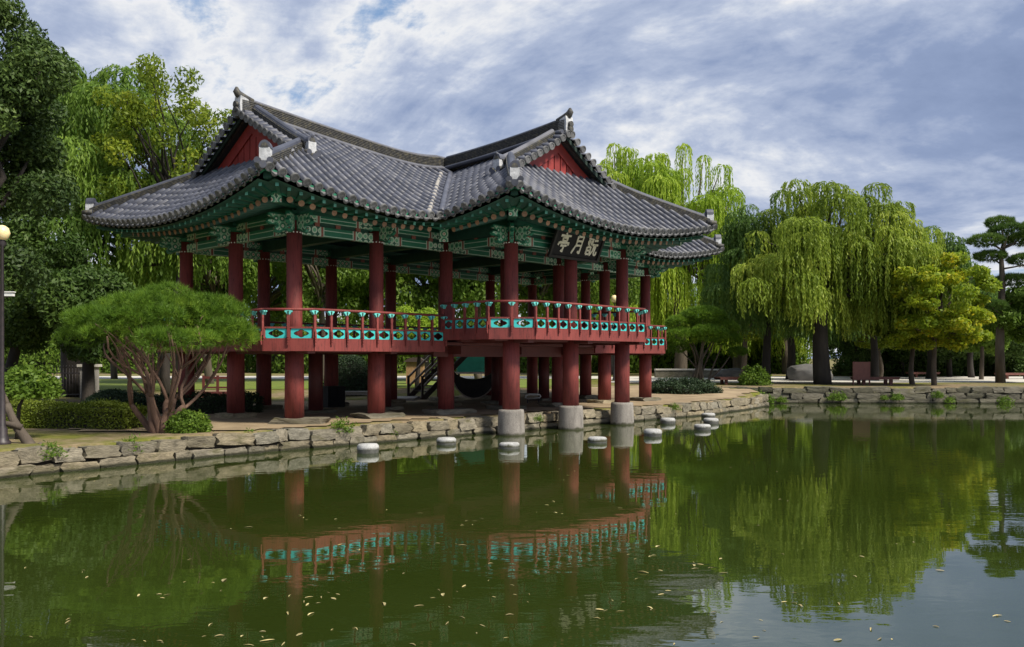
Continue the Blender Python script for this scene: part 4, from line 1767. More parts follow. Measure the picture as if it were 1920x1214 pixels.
# inner cross beams carrying the roof
for i in range(1, 6):
    mb = MB()
    mb.beam((i * BU, 0, 6.30), (i * BU, LV, 6.30), 0.28, 0.34, 0)
    mb.build('cross_beam', 'green_dark', PAV)
for u in (W0, UC, W1):
    mb = MB()
    mb.beam((u, -WD, 6.32), (u, 0.0, 6.32), 0.24, 0.30, 0)
    mb.build('cross_beam', 'green_dark', PAV)
mb = MB()
mb.beam((0, BV, 6.62), (LU, BV, 6.62), 0.26, 0.28, 0)
mb.build('cross_beam', 'green_dark', PAV)

# ---- carved brackets round the column heads
CURL = [(0.0, 0.0), (0.16, -0.02), (0.30, -0.10), (0.42, -0.09), (0.46, 0.00), (0.40, 0.04), (0.36, 0.0), (0.34, 0.06), (0.44, 0.12), (0.60, 0.11), (0.70, 0.18),
        (0.64, 0.25), (0.54, 0.22), (0.46, 0.26), (0.54, 0.34), (0.66, 0.36), (0.62, 0.44), (0.0, 0.46)]
br = MB()
br.prism(CURL, (0.20, 0, 5.92), (1, 0, 0), (0, 0, 1), 0.10, 0)
br.prism([(x * 0.93 + 0.012, y * 0.80 + 0.05) for x, y in CURL], (0.20, 0, 5.92), (1, 0, 0), (0, 0, 1), 0.116, 1)
br.tube([(0.50, 0, 5.86), (0.66, 0, 5.93)], [0.035, 0.02], 8, 2)
BRK = br.mesh('bracket', ['green_bright', 'dancheong', 'band_red'])
cap = MB()
cap.lathe((0, 0, 0), [(0.20, 6.16), (0.27, 6.24), (0.27, 6.34), (0.22, 6.35)], 4, 0, smooth=False)
cap.box((0, 0, 6.42), (0.40, 0.40, 0.12), 1)
CAPM = cap.mesh('capital', ['green_bright', 'green_paint'])
heads = [(u, v) for (u, v) in outer] + [(u, -WD) for u in (W0, UC, W1)]
for (u, v) in heads:
    dirs = []
    if v == 0.0 and not (W0 <= u <= W1 + .01):
        dirs.append((0, -1))
    if v == LV:
        dirs.append((0, 1))
    if u == 0.0:
        dirs.append((-1, 0))
    if abs(u - LU) < .01:
        dirs.append((1, 0))
    if v == -WD and u != UC:
        dirs.append((0, -1))
        if u == W0:
            dirs.append((-1, 0))
        if abs(u - W1) < .01:
            dirs.append((1, 0))
    if len(dirs) == 2:
        dirs.append(((dirs[0][0] + dirs[1][0]) * .7071, (dirs[0][1] + dirs[1][1]) * .7071))
    for dx, dy in dirs:
        link('bracket', BRK, PAV, loc=(u, v, 0), rotz=math.atan2(dy, dx))
    link('capital', CAPM, PAV, loc=(u, v, 0), rotz=0)

# ------------------------------------------------------------------ name board
STROKES = {
    'ting': [[(.47, 1.0), (.55, .90)], [(.10, .84), (.92, .87)], [(.33, .76), (.34, .59)], [(.33, .76), (.70, .77), (.66, .59)], [(.34, .60), (.67, .61)],
             [(.12, .52), (.06, .36)], [(.12, .50), (.90, .53), (.82, .40)], [(.26, .36), (.76, .38)], [(.52, .36), (.53, .06), (.38, .15)]],
    'moon': [[(.33, .93), (.33, .50), (.10, .05)], [(.33, .91), (.78, .94), (.76, .08), (.58, .20)], [(.35, .69), (.74, .70)], [(.34, .47), (.74, .48)]],
    'play': [[(.04, .92), (.22, .93), (.20, .62), (.13, .66)], [(.07, .81), (.14, .75)], [(.05, .67), (.16, .72)],
             [(.28, .92), (.47, .93), (.45, .62), (.38, .66)], [(.31, .81), (.38, .75)], [(.29, .67), (.40, .72)],
             [(.28, .58), (.20, .49)], [(.11, .48), (.12, .10)], [(.11, .48), (.44, .49), (.42, .08)], [(.13, .30), (.41, .31)], [(.12, .12), (.43, .13)],
             [(.58, .83), (.88, .85)], [(.50, .61), (.99, .63)], [(.68, .61), (.64, .30), (.46, .06)], [(.80, .61), (.79, .20), (.86, .11), (.98, .13), (.99, .30)]],
}


def brush(mb, stroke, ox, oy, sc, w, y):
    pts = []
    for a, b in zip(stroke[:-1], stroke[1:]):
        for k in range(4):
            t = k / 4
            pts.append((a[0] + (b[0] - a[0]) * t, a[1] + (b[1] - a[1]) * t))
    pts.append(stroke[-1])
    n = len(pts)
    lft, rgt = [], []
    for k, p in enumerate(pts):
        a, b = pts[max(k - 1, 0)], pts[min(k + 1, n - 1)]
        dx, dy = b[0] - a[0], b[1] - a[1]
        l = math.hypot(dx, dy) + 1e-9
        t = k / (n - 1)
        ww = w * (0.75 + 0.45 * abs(math.cos(math.pi * t)) - (0.35 if t > 0.93 else 0))
        lft.append((ox + (p[0] - dy / l * ww / 2) * sc[0], oy + (p[1] + dx / l * ww / 2) * sc[1]))
        rgt.append((ox + (p[0] + dy / l * ww / 2) * sc[0], oy + (p[1] - dx / l * ww / 2) * sc[1]))
    i = mb.verts([(x, y, z) for x, z in lft] + [(x, y, z) for x, z in rgt])
    j = mb.verts([(x, y + 0.03, z) for x, z in lft] + [(x, y + 0.03, z) for x, z in rgt])
    for k in range(n - 1):
        mb.face((i + n + k, i + n + k + 1, i + k + 1, i + k), 0)
        mb.face((i + k, i + k + 1, j + k + 1, j + k), 0)
        mb.face((j + n + k, j + n + k + 1, i + n + k + 1, i + n + k), 0)


SW, SH = 2.35, 0.86
_sp = PM @ Vector((8.50, -WD - 0.42, 6.05))
SIGN = link('signboard', None, loc=_sp, label='black name board with pale characters hung under the eave', cat='signboard')
SIGN.rotation_euler = (Matrix.Rotation(ANG, 3, 'Z') @ Matrix.Rotation(R(24), 3, 'X')).to_euler()
mb = MB()
mb.box((0, 0.03, 0), (SW, 0.05, SH), 0)
mb.build('board', 'black_board', SIGN)
for (c, s) in (((0, 0, SH / 2 + 0.035), (SW + 0.2, 0.09, 0.09)), ((0, 0, -SH / 2 - 0.035), (SW + 0.2, 0.09, 0.09)),
               ((-SW / 2 - 0.045, 0, 0), (0.09, 0.09, SH - 0.02)), ((SW / 2 + 0.045, 0, 0), (0.09, 0.09, SH - 0.02))):
    mb = MB()
    mb.box(c, s, 0)
    mb.build('frame', 'black_matte', SIGN)
for k, key in enumerate(('ting', 'moon', 'play')):
    mb = MB()
    for st in STROKES[key]:
        brush(mb, st, -SW / 2 + 0.16 + k * 0.72, -0.34, (0.60, 0.68), 0.105, -0.015)
    mb.build('character', 'cream_letter', SIGN)
# hangers
mb = MB()
for a in (-0.8, 0.8):
    mb.tube([(a, 0.05, SH / 2), (a, 0.35, SH / 2 + 0.10)], 0.018, 6)
mb.build('hanger', 'iron_dark', SIGN)


# ------------------------------------------------------------------ vegetation builders
def rnd_dir(rg, n):
    return unit(rg.normal(size=(n, 3)))


def cloud_leaves(rg, clumps, n, ln, wd, flat=0.75, up_bias=0.5, shell=0.35):
    """leaves through a set of clumps (x, y, z, r); returns vertices and tints"""
    cl = np.array(clumps, float)
    wts = cl[:, 3] ** 2
    k = rg.choice(len(cl), n, p=wts / wts.sum())
    d = rnd_dir(rg, n)
    r = cl[k, 3] * (shell + (1 - shell) * rg.random(n) ** 0.5)
    c = cl[k, :3] + d * r[:, None] * np.array([1, 1, flat])
    nrm = unit(d * 0.6 + rnd_dir(rg, n) * 0.8 + np.array([0, 0, up_bias]))
    axis = unit(np.cross(nrm, rnd_dir(rg, n)) + np.array([0, 0, -0.35]))
    v = leaf_quads(c, axis, nrm, ln * rg.uniform(0.7, 1.3, n), wd * rg.uniform(0.7, 1.3, n))
    ct = rg.uniform(-0.22, 0.22, len(cl))
    tint = 0.42 + ct[k] + rg.normal(0, 0.17, n)
    return v, tint


def limb(mb, rg, p0, p1, r0, r1, bend=0.12, n=6, mat=0, sides=7):
    p0, p1 = Vector(p0), Vector(p1)
    l = (p1 - p0).length
    off = Vector(rg.normal(0, bend * l, 3).tolist())
    off2 = Vector(rg.normal(0, bend * l * .35, 3).tolist())
    pts, rad = [], []
    for k in range(n + 1):
        t = k / n
        pts.append(p0.lerp(p1, t) + off * (math.sin(math.pi * t) * 0.6) + off2 * math.sin(2 * math.pi * t))
        rad.append(r0 + (r1 - r0) * t)
    mb.tube(pts, rad, sides, mat)
    return pts


def tree_thing(name, label, loc, trunk, crown, group=None, cat='tree', rotz=0.0, scale=None):
    t = link(name, None, loc=loc, rotz=rotz, label=label, cat=cat, group=group, scale=scale)
    if trunk is not None:
        link('trunk', trunk, t)
    link('crown', crown, t)
    return t


def broad(seed, H, Rr, base, nleaf, leaf, mat, bark='bark_grey', tr=0.22, nclump=34, clump_r=0.3, squash=1.0, flat=0.8, lean=(0, 0), trunk_h=None):
    """broad-leaved tree: trunk, limbs, crown between heights base and H"""
    rg = np.random.default_rng(seed)
    mb = MB()
    th = trunk_h or base + (H - base) * 0.30
    top = Vector((lean[0], lean[1], th))
    limb(mb, rg, (0, 0, -0.2), top, tr * 1.15, tr * 0.7, 0.05, 8, sides=10)
    clumps = []
    cz, rz = (H + base) / 2, (H - base) / 2
    for k in range(nclump):
        d = rnd_dir(rg, 1)[0]
        q = rg.uniform(0.45, 0.86)
        rr = Rr * clump_r * rg.uniform(0.7, 1.25)
        p = np.array([d[0] * Rr * q, d[1] * Rr * q, cz + d[2] * rz * q * squash])
        p[:2] += np.array(lean) * (p[2] / H)
        clumps.append((*p, rr))
        if k % 2 == 0 and p[2] > th * 0.7:
            limb(mb, rg, top.lerp(Vector((0, 0, th * 0.6)), rg.random() * 0.6), p, tr * 0.42, tr * 0.08, 0.10, 5, sides=6)
    v, tint = cloud_leaves(rg, clumps, nleaf, leaf[0], leaf[1], flat)
    return mb.mesh('trunk', [bark]), np_mesh('crown', v, 4, mat, tint)


def willow(seed, mounds, nstr, mat, leaf=(0.20, 0.045), bark='bark_grey', tr=0.5, th=4.0, hang=(1.2, 3.5), step=0.10, floor=1.2, trunk_lean=(0, 0), limb_r=0.16, bright=0.0):
    """weeping willow: strands start on domes (x, y, z, r), arch outwards and hang down"""
    rg = np.random.default_rng(seed)
    mb = MB()
    top = Vector((trunk_lean[0], trunk_lean[1], th))
    limb(mb, rg, (0, 0, -0.2), top, tr * 1.15, tr * 0.62, 0.04, 9, sides=12)
    ms = np.array(mounds, float)
    wts = ms[:, 3] ** 1.7
    wts /= wts.sum()
    for m in ms:
        limb(mb, rg, top.lerp(Vector((0, 0, th * .7)), rg.random() * .5), (m[0] * .92, m[1] * .92, m[2] - m[3] * 0.25), limb_r, 0.03, 0.06, 6, sides=7)
    allv, allt = [], []
    mt = rg.uniform(-0.24, 0.34, len(ms))
    for _ in range(nstr):
        k = rg.choice(len(ms), p=wts)
        mx, my, mz, mr = ms[k]
        th0 = rg.uniform(0, 2 * math.pi)
        ph = rg.random() ** 0.7 * 1.15
        rr = mr * rg.uniform(0.70, 1.06)
        lh = rg.uniform(*hang) * (0.55 + 0.45 * mr / ms[:, 3].max())
        arc = rr * (math.pi / 2 - ph)
        tot = arc + lh
        n = int(tot / step)
        if n < 4:
            continue
        s = np.linspace(0, tot, n)
        a = np.minimum(ph + s / rr, math.pi / 2)
        sway = rg.normal(0, 0.10, 2)
        hx = rr * np.sin(a) + np.maximum(s - arc, 0) * 0.03
        hzz = mz + rr * 0.62 * np.cos(a) - np.maximum(s - arc, 0)
        ca, sa = math.cos(th0), math.sin(th0)
        wob = 0.05 * np.sin(s * rg.uniform(1.5, 3.5) + rg.uniform(0, 6))
        P = np.stack([mx + ca * hx + wob + sway[0] * s * .15, my + sa * hx + wob + sway[1] * s * .15, hzz], 1)
        P = P[P[:, 2] > floor + 0.8 * abs(sway[0]) * 6]
        n = len(P)
        if n < 4:
            continue
        T = unit(np.gradient(P, axis=0))
        rd = rnd_dir(rg, n)
        axis = unit(T * 0.85 + rd * 0.55 + np.array([0, 0, -0.35]))
        nrm = unit(rnd_dir(rg, n) + np.array([ca, sa, 0.25]) * 0.8)
        c = P + rd * 0.045
        allv.append(leaf_quads(c, axis, nrm, leaf[0] * rg.uniform(0.7, 1.25, n), leaf[1] * rg.uniform(0.7, 1.3, n)))
        allt.append(0.40 + bright + mt[k] + rg.normal(0, 0.10) + rg.normal(0, 0.12, n))
    return mb.mesh('trunk', [bark]), np_mesh('crown', np.concatenate(allv), 4, mat, np.concatenate(allt))


def needle_tufts(rg, P, D, k, ln, wd):
    """needles fanning out of tuft points P along directions D"""
    n = len(P)
    P = np.repeat(P, k, 0)
    D = np.repeat(D, k, 0)
    a = unit(D + rg.normal(0, 0.6, (n * k, 3)))
    s = unit(np.cross(a, rnd_dir(rg, n * k))) * (wd / 2)
    l = ln * rg.uniform(0.7, 1.2, (n * k, 1))
    return np.stack([P - s, P + s, P + a * l], 1).reshape(-1, 3)


def pine_pads(seed, pads, dens, mat, k=14, ln=0.16, wd=0.014, under=0.25):
    """needle crown over flattened pads (x, y, z, rx, rz): tufts over the top, fewer beneath"""
    rg = np.random.default_rng(seed)
    PP, DD, TT = [], [], []
    for (x, y, z, rx, rz) in pads:
        n = int(dens * rx * rx * 6)
        d = rnd_dir(rg, n)
        d[:, 2] = np.where(rg.random(n) < under, -np.abs(d[:, 2]) * 0.7, np.abs(d[:, 2]))
        q = 0.80 + 0.22 * rg.random(n) ** 0.6
        lump = 1 + 0.07 * np.sin(d[:, 0] * 9 + seed) * np.sin(d[:, 1] * 8 + x * 3)
        p = np.stack([x + d[:, 0] * rx * q * lump, y + d[:, 1] * rx * q * lump, z + d[:, 2] * rz * q * lump], 1)
        PP.append(p)
        DD.append(unit(np.stack([d[:, 0] / rx, d[:, 1] / rx, d[:, 2] / rz], 1) * min(rx, rz) + np.array([0, 0, 0.55])))
        TT.append(0.42 + rg.uniform(-0.2, 0.22) + rg.normal(0, 0.16, n) + 0.08 * np.sin(p[:, 0] * 4 + p[:, 1] * 3))
    P, D, T = np.concatenate(PP), np.concatenate(DD), np.concatenate(TT)
    v = needle_tufts(rg, P, D, k, ln, wd)
    return np_mesh('crown', v, 3, mat, np.repeat(T, k) + rg.normal(0, 0.08, len(T) * k))


def leafy_solid(seed, prof, n, leaf, mat, core='leaf_hedge_dark'):
    """clipped shrub: prof(rg, n) -> points and outward normals on its surface"""
    rg = np.random.default_rng(seed)
    P, D = prof(rg, n)
    nrm = unit(D + rnd_dir(rg, n) * 0.9)
    axis = unit(np.cross(nrm, rnd_dir(rg, n)) + D * 0.5)
    v = leaf_quads(P + D * rg.normal(0, leaf[0] * .6, (n, 1)), axis, nrm, leaf[0] * rg.uniform(.7, 1.3, n), leaf[1] * rg.uniform(.7, 1.3, n))
    lump = 0.10 * np.sin(P[:, 0] * 5) * np.sin(P[:, 1] * 4 + 1)
    return np_mesh('foliage', v, 4, mat, 0.42 + lump + rg.normal(0, 0.18, n))


def dome_prof(rx, ry, rz, wob=0.06):
    def fn(rg, n):
        d = rnd_dir(rg, n)
        d[:, 2] = np.abs(d[:, 2])
        k = 1 + wob * np.sin(d[:, 0] * 5 + 1) * np.sin(d[:, 1] * 6 + d[:, 2] * 4)
        q = np.where(rg.random(n) < 0.3, rg.uniform(0.75, 1, n), 1)
        return d * np.array([rx, ry, rz]) * (k * q)[:, None], unit(d / np.array([rx, ry, rz]))
    return fn


def box_prof(lx, ly, h, wob=0.05):
    def fn(rg, n):
        f = rg.choice(5, n, p=np.array([lx * ly, lx * h, lx * h, ly * h, ly * h]) / (lx * ly + 2 * lx * h + 2 * ly * h))
        a, b = rg.uniform(-.5, .5, n), rg.uniform(-.5, .5, n)
        P = np.zeros((n, 3))
        D = np.zeros((n, 3))
        for k, (ax, sg) in enumerate(((2, 1), (1, -1), (1, 1), (0, -1), (0, 1))):
            m = f == k
            if ax == 2:
                P[m] = np.stack([a[m] * lx, b[m] * ly, np.full(m.sum(), h)], 1)
            elif ax == 1:
                P[m] = np.stack([a[m] * lx, np.full(m.sum(), sg * ly / 2), (b[m] + .5) * h], 1)
            else:
                P[m] = np.stack([np.full(m.sum(), sg * lx / 2), a[m] * ly, (b[m] + .5) * h], 1)
            D[m, ax] = sg
        # soften the edges
        e = np.abs(P - np.array([0, 0, h / 2])) / np.array([lx / 2, ly / 2, h / 2])
        corner = np.clip(e[:, :2].max(1) - 0.80, 0, 1) * np.clip(e[:, 2] - 0.5, 0, 1)
        P[:, 2] -= corner * h * 0.9
        P += D * (wob * np.sin(P[:, [0]] * 3.1 + P[:, [1]] * 2.3) + rg.normal(0, wob * .5, (n, 1)))
        return P, D
    return fn


def shrub(name, label, loc, mesh, core_mb=None, rotz=0.0, group=None, cat='bush', scale=None):
    t = link(name, None, loc=loc, rotz=rotz, label=label, cat=cat, group=group, scale=scale)
    link('foliage', mesh, t)
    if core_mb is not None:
        core_mb.build('light_block_or_stem', 'bark_dark', t)  # dark solid core added inside the leaves to block light; once a real stem
    return t


def dome_core(rx, ry, rz, n=14):  # unseen shell added inside a bush, stops light passing through the foliage
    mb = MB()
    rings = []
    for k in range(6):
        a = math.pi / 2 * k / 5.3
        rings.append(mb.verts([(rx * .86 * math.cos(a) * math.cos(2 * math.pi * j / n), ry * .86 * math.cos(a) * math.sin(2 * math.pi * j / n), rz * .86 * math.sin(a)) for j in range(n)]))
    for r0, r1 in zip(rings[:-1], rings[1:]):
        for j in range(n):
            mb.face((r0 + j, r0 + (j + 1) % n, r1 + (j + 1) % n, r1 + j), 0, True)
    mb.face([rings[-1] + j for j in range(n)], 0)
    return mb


def on_ground(xpx, depth):
    x = px(xpx, depth)
    return (x, depth, hz(x, depth))


# ------------------------------------------------------------------ left bank planting
# the clipped umbrella pine
def umbrella_pine():
    D0 = 21.3
    loc = on_ground(303, D0)
    t = link('pine_tree', None, loc=loc, label='clipped umbrella-shaped pine with many bare red-brown stems in front of the pavilion', cat='pine tree')
    rg = np.random.default_rng(77)
    mb = MB()
    zc = 2.3
    for k in range(8):
        an = 2 * math.pi * k / 8 + rg.uniform(-.2, .2)
        r1 = rg.uniform(0.25, 0.60)
        p1 = Vector((math.cos(an) * r1 * 1.25, math.sin(an) * r1, rg.uniform(0.55, 1.0)))
        pts = limb(mb, rg, (math.cos(an) * 0.12, math.sin(an) * 0.12, -0.1), p1, 0.095, 0.062, 0.10, 6, sides=8)
        for j in range(2 + k % 2):
            a2 = an + rg.uniform(-0.7, 0.7)
            r2 = rg.uniform(0.9, 1.9)
            r2 *= 0.9
            p2 = Vector((math.cos(a2) * r2 * 1.1, math.sin(a2) * r2, zc + rg.uniform(-0.05, 0.4)))
            q = limb(mb, rg, p1 - Vector((0, 0, .05)), p2, 0.046, 0.020, 0.13, 7, sides=6)
            for i in range(2):
                e = Vector(q[-1]) + Vector(rg.uniform(-.4, .4, 3).tolist())
                e.z = min(e.z, 2.9)
                limb(mb, rg, q[3 + i], e, 0.022, 0.008, .05, 4, sides=5)
    mb.build('stem', 'bark_red', t)
    pads = [(0, 0, 2.6, 1.5, 0.8)]
    for k in range(40):
        d = rnd_dir(rg, 1)[0]
        d[2] = abs(d[2])
        if d[2] < 0.12 and rg.random() < .3:
            d[2] += .15
        rp = rg.uniform(0.38, 0.74)
        pads.append((d[0] * 1.74, d[1] * 1.62, 2.22 + d[2] * 1.18 + 0.08 * d[0], rp, rp * rg.uniform(0.38, 0.55)))
    link('crown', pine_pads(5, pads, 72, 'needle_pine', 14, 0.17, 0.012, 0.2), t)


umbrella_pine()

# big dark evergreen at the left edge
_tr, _cr = broad(31, 17.5, 4.3, 1.6, 120000, (0.18, 0.085), 'leaf_evergreen', 'bark_dark', 0.38, 110, 0.22, 1.0, 0.75)
tree_thing('evergreen_tree', 'tall dense dark evergreen tree behind the lamp post', on_ground(-135, 27.5), _tr, _cr)

# tall willow behind the left end of the pavilion
_m = [(-1.5, 0, 12.5, 2.6), (1.2, 0.5, 13.6, 2.5), (3.4, 0, 12.2, 2.3), (0.5, -1.5, 10.4, 2.5), (3.0, -1.0, 9.2, 2.4), (-2.6, -0.5, 9.5, 2.3), (5.3, 0.3, 11.0, 1.6),
      (1.6, 1.5, 15.2, 1.7), (-1.8, 0.4, 15.6, 1.7), (4.4, -1.2, 7.2, 1.9), (0.8, -2.0, 7.2, 2.1), (-1.8, -1.6, 6.4, 2.0), (-3.6, 0, 6.8, 2.0), (6.2, 0.3, 8.4, 1.3), (6.4, 0.2, 10.4, 1.3), (5.2, -.4, 8.6, 1.5), (3.6, -.8, 6.2, 1.6), (1.8, -1.4, 5.2, 1.7), (-0.6, -2.0, 4.8, 1.7), (6.6, 0, 6.6, 1.2)]
_tr, _cr = willow(41, _m, 2900, 'leaf_willow', (0.26, 0.078), 'bark_dark', 0.62, 8.5, (0.4, 2.0), 0.11, 2.2, bright=-0.04)
tree_thing('willow_tree', 'tall green willow rising behind the left end of the roof', on_ground(148, 41.0), _tr, _cr)
# loose leafy branches showing against the sky above it
_tr, _cr = broad(43, 17.6, 5.2, 7.0, 17000, (0.23, 0.11), 'leaf_olive', 'bark_dark', 0.24, 90, 0.14, 1.0, 0.8, lean=(0.6, 0))
tree_thing('leafy_tree', 'loose open-branched tree with small olive leaves against the sky beside the gable', on_ground(312, 39.5), _tr, _cr, scale=(.85, .85, .92))
_tr, _cr = broad(44, 18.6, 3.0, 9.5, 9000, (0.26, 0.12), 'leaf_olive', 'bark_dark', 0.28, 26, 0.26, 1.0, 0.8)
tree_thing('leafy_tree', 'slim olive-leaved tree top between the dark evergreen and the willow', on_ground(140, 46), _tr, _cr)
_tr, _cr = broad(45, 11.6, 3.2, 3.5, 16000, (0.24, 0.13), 'leaf_olive', 'bark_grey', 0.22, 30, 0.3)
tree_thing('leafy_tree', 'low yellow-green tree just above the left hip of the roof', on_ground(335, 52), _tr, _cr)

# lower dark growth under the willow, left
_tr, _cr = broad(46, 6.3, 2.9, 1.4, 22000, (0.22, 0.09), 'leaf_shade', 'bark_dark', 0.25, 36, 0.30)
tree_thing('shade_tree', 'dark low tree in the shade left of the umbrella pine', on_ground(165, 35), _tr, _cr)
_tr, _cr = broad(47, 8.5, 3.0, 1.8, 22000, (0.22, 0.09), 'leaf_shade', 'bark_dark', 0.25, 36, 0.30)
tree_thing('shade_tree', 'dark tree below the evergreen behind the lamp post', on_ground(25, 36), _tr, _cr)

# trees behind the pavilion
GT = [broad(60 + k, 9.6 + 0.5 * k, 4.4, 2.2, 24000, (0.25, 0.13), 'leaf_green', 'bark_grey', 0.24, 44, 0.26) for k in range(3)]
for k, (x, d, sc, rz) in enumerate([(395, 50, 0.92, 0.3), (500, 58, 1.0, 1.1), (600, 55, 0.96, 2.2), (700, 60, 1.05, 3.0), (800, 57, 1.0, 4.1), (900, 56, 1.0, 5.2),
                                   (1000, 60, 1.05, 0.8), (1095, 64, 1.08, 2.0), (300, 60, .85, 4.0), (215, 62, .9, 1.0)]):
    tr_, cr_ = GT[k % 3]
    tree_thing('park_tree', 'leafy green tree in the row behind the pavilion', on_ground(x, d), tr_, cr_, group='green trees in a row behind the pavilion', rotz=rz, scale=(sc, sc, sc * (1.34 if x > 330 else 1.0)))
_tr, _cr = broad(66, 4.6, 1.7, 1.2, 9000, (0.18, 0.09), 'leaf_willow_bright', 'bark_grey', 0.12, 20, 0.34)
tree_thing('young_tree', 'small bright yellow-green tree seen between the columns behind the hall', on_ground(783, 44.5), _tr, _cr)

# hedges and clipped bushes on the left bank
_core = lambda lx, ly, h: MB().box((0, 0, h * .44), (lx * .9, ly * .84, h * .84))  # added inner box, blocks light through the hedge leaves
shrub('hedge', 'low clipped green hedge on the lawn beside the umbrella pine', on_ground(165, 22.6), leafy_solid(1, box_prof(3.0, 0.85, 0.62, 0.05), 15000, (0.055, 0.035), 'leaf_hedge'), _core(3.0, .85, .62), R(-16), cat='hedge')
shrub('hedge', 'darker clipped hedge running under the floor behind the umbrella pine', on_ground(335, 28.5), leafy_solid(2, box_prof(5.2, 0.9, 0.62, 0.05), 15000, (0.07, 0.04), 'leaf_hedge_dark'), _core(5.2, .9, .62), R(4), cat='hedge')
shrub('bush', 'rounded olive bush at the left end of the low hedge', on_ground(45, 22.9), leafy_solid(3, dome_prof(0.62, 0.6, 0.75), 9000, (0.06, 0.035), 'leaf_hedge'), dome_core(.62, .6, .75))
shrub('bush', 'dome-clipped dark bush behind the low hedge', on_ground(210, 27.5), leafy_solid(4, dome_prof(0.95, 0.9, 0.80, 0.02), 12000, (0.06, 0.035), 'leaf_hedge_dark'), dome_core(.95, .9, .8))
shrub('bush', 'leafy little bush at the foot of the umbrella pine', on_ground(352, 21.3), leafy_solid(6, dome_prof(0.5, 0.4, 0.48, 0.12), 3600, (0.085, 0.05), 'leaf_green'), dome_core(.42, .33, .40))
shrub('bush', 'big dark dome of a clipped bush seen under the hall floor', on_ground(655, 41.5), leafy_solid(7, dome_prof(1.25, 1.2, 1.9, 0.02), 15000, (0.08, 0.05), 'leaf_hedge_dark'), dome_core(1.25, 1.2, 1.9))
shrub('bush', 'bright green shrub at the left edge by the leaning trunk', (px(48, 19.6), 19.6, hz(px(48, 19.6), 19.6) + 0.95), leafy_solid(8, dome_prof(0.62, 0.5, 0.62, 0.2), 3600, (0.11, 0.065), 'leaf_green'), MB().tube([(-.2, 0, -.95), (-.15, 0, -.2), (0.05, 0, .2)], [.05, .04, .015], 6))

# leaning old trunk by the lamp
mb = MB()
_rg2 = np.random.default_rng(9)
limb(mb, _rg2, (0, 0, -0.15), (-0.62, 0.1, 0.85), 0.13, 0.07, 0.05, 7, sides=9)
limb(mb, _rg2, (-0.25, 0.02, 0.35), (-1.0, -0.1, 0.55), 0.07, 0.045, 0.05, 5, sides=8)
limb(mb, _rg2, (0.05, 0, -0.1), (0.22, -0.1, 0.02), 0.08, 0.03, 0.05, 3, sides=7)
limb(mb, _rg2, (-0.6, 0.1, 0.8), (-1.1, 0.2, 1.7), 0.06, 0.03, 0.06, 5, sides=7)
_t = link('leaning_tree', None, loc=on_ground(62, 18.6), label='leaning bare trunk bending left over the lawn at the stone bank', cat='tree')
mb.build('trunk', 'bark_grey', _t)

# ------------------------------------------------------------------ far bank, right
def mound_field(seed, n, xr, yr, top, zlow, rr):
    """irregular sprays filling an outline: top(x) is the height of the crown at x"""
    rg = np.random.default_rng(seed)
    out = []
    while len(out) < n:
        x, y = rg.uniform(*xr), rg.uniform(*yr)
        t = top(x) - 0.25 * y * y
        z = zlow + (t - zlow) * rg.random() ** 0.6
        r = rg.uniform(*rr) * (0.70 if z > t - 1.5 else 1.0)
        if z - r * 0.3 < zlow:
            continue
        out.append((x, y - 0.9 * max(0.0, (t - z) / t), z, r))
    return out


_m = mound_field(510, 54, (-5.6, 5.6), (-2.5, 2.5), lambda x: 15.6 - 0.17 * x * x + 0.9 * math.sin(x * 2.3), 5.0, (0.7, 1.7))
_m += [(0.3, 0, 15.8, 0.7), (-1.5, 0, 15.2, 0.6), (2.0, 0, 15.0, 0.6)]
WB = willow(51, _m, 2900, 'leaf_willow_bright', (0.32, 0.09), 'bark_grey', 0.5, 8.0, (1.5, 4.8), 0.15, 1.2, bright=0.05)
for (x, d, sc, rz, lb) in [(1275, 74, (1.05, 1.05, 1.24), 0.0, 'tallest bright yellow-green willow rising behind the right end of the roof'),
                           (1155, 80, (1.0, 1.0, 1.34), 2.0, 'bright willow top showing just right of the wing gable'),
                           (1385, 84, 0.92, 4.0, 'bright willow curtain behind the dwarf pine on the far lawn'),
                           (1475, 82, (0.8, 0.8, 0.72), 5.0, 'low bright willow curtain between the trunks of the far bank willows')]:
    tree_thing('willow_tree', lb, on_ground(x, d), WB[0], WB[1], rotz=rz, scale=sc)
# the main willow of the far bank
_m = mound_field(520, 66, (-4.8, 6.0), (-2.6, 2.0), lambda x: 11.8 - 0.13 * (x - 0.6) ** 2 + 0.7 * math.sin(x * 2.1), 2.9, (0.75, 1.55))
_m += [(0.2, 0, 11.2, 0.9), (3.2, 0.2, 11.2, 0.8), (2.4, 0.2, 10.4, 1.0), (-1.4, 0, 10.8, 0.8), (6.4, 0.4, 8.6, 0.8)]
_tr, _cr = willow(52, _m, 4700, 'leaf_willow_front', (0.23, 0.07), 'bark_dark', 0.46, 6.6, (0.4, 2.1), 0.10, 1.1, limb_r=0.15, bright=0.07)
tree_thing('willow_tree', 'broad weeping willow with a thick dark trunk on the far bank', on_ground(1543, 49.5), _tr, _cr)
_m = mound_field(530, 34, (-2.9, 2.9), (-1.4, 1.4), lambda x: 11.4 - 0.45 * x * x + 0.6 * math.sin(x * 3), 3.0, (0.7, 1.4))
WD2 = willow(53, _m, 2500, 'leaf_willow_dark', (0.24, 0.068), 'bark_dark', 0.26, 5.0, (0.9, 2.6), 0.10, 1.9)
tree_thing('willow_tree', 'darker slender willow left of the broad willow on the far bank', on_ground(1437, 51.5), WD2[0], WD2[1])
tree_thing('willow_tree', 'dark green willow standing behind the yellow maple', on_ground(1742, 63), WD2[0], WD2[1], rotz=2.0, scale=1.0)
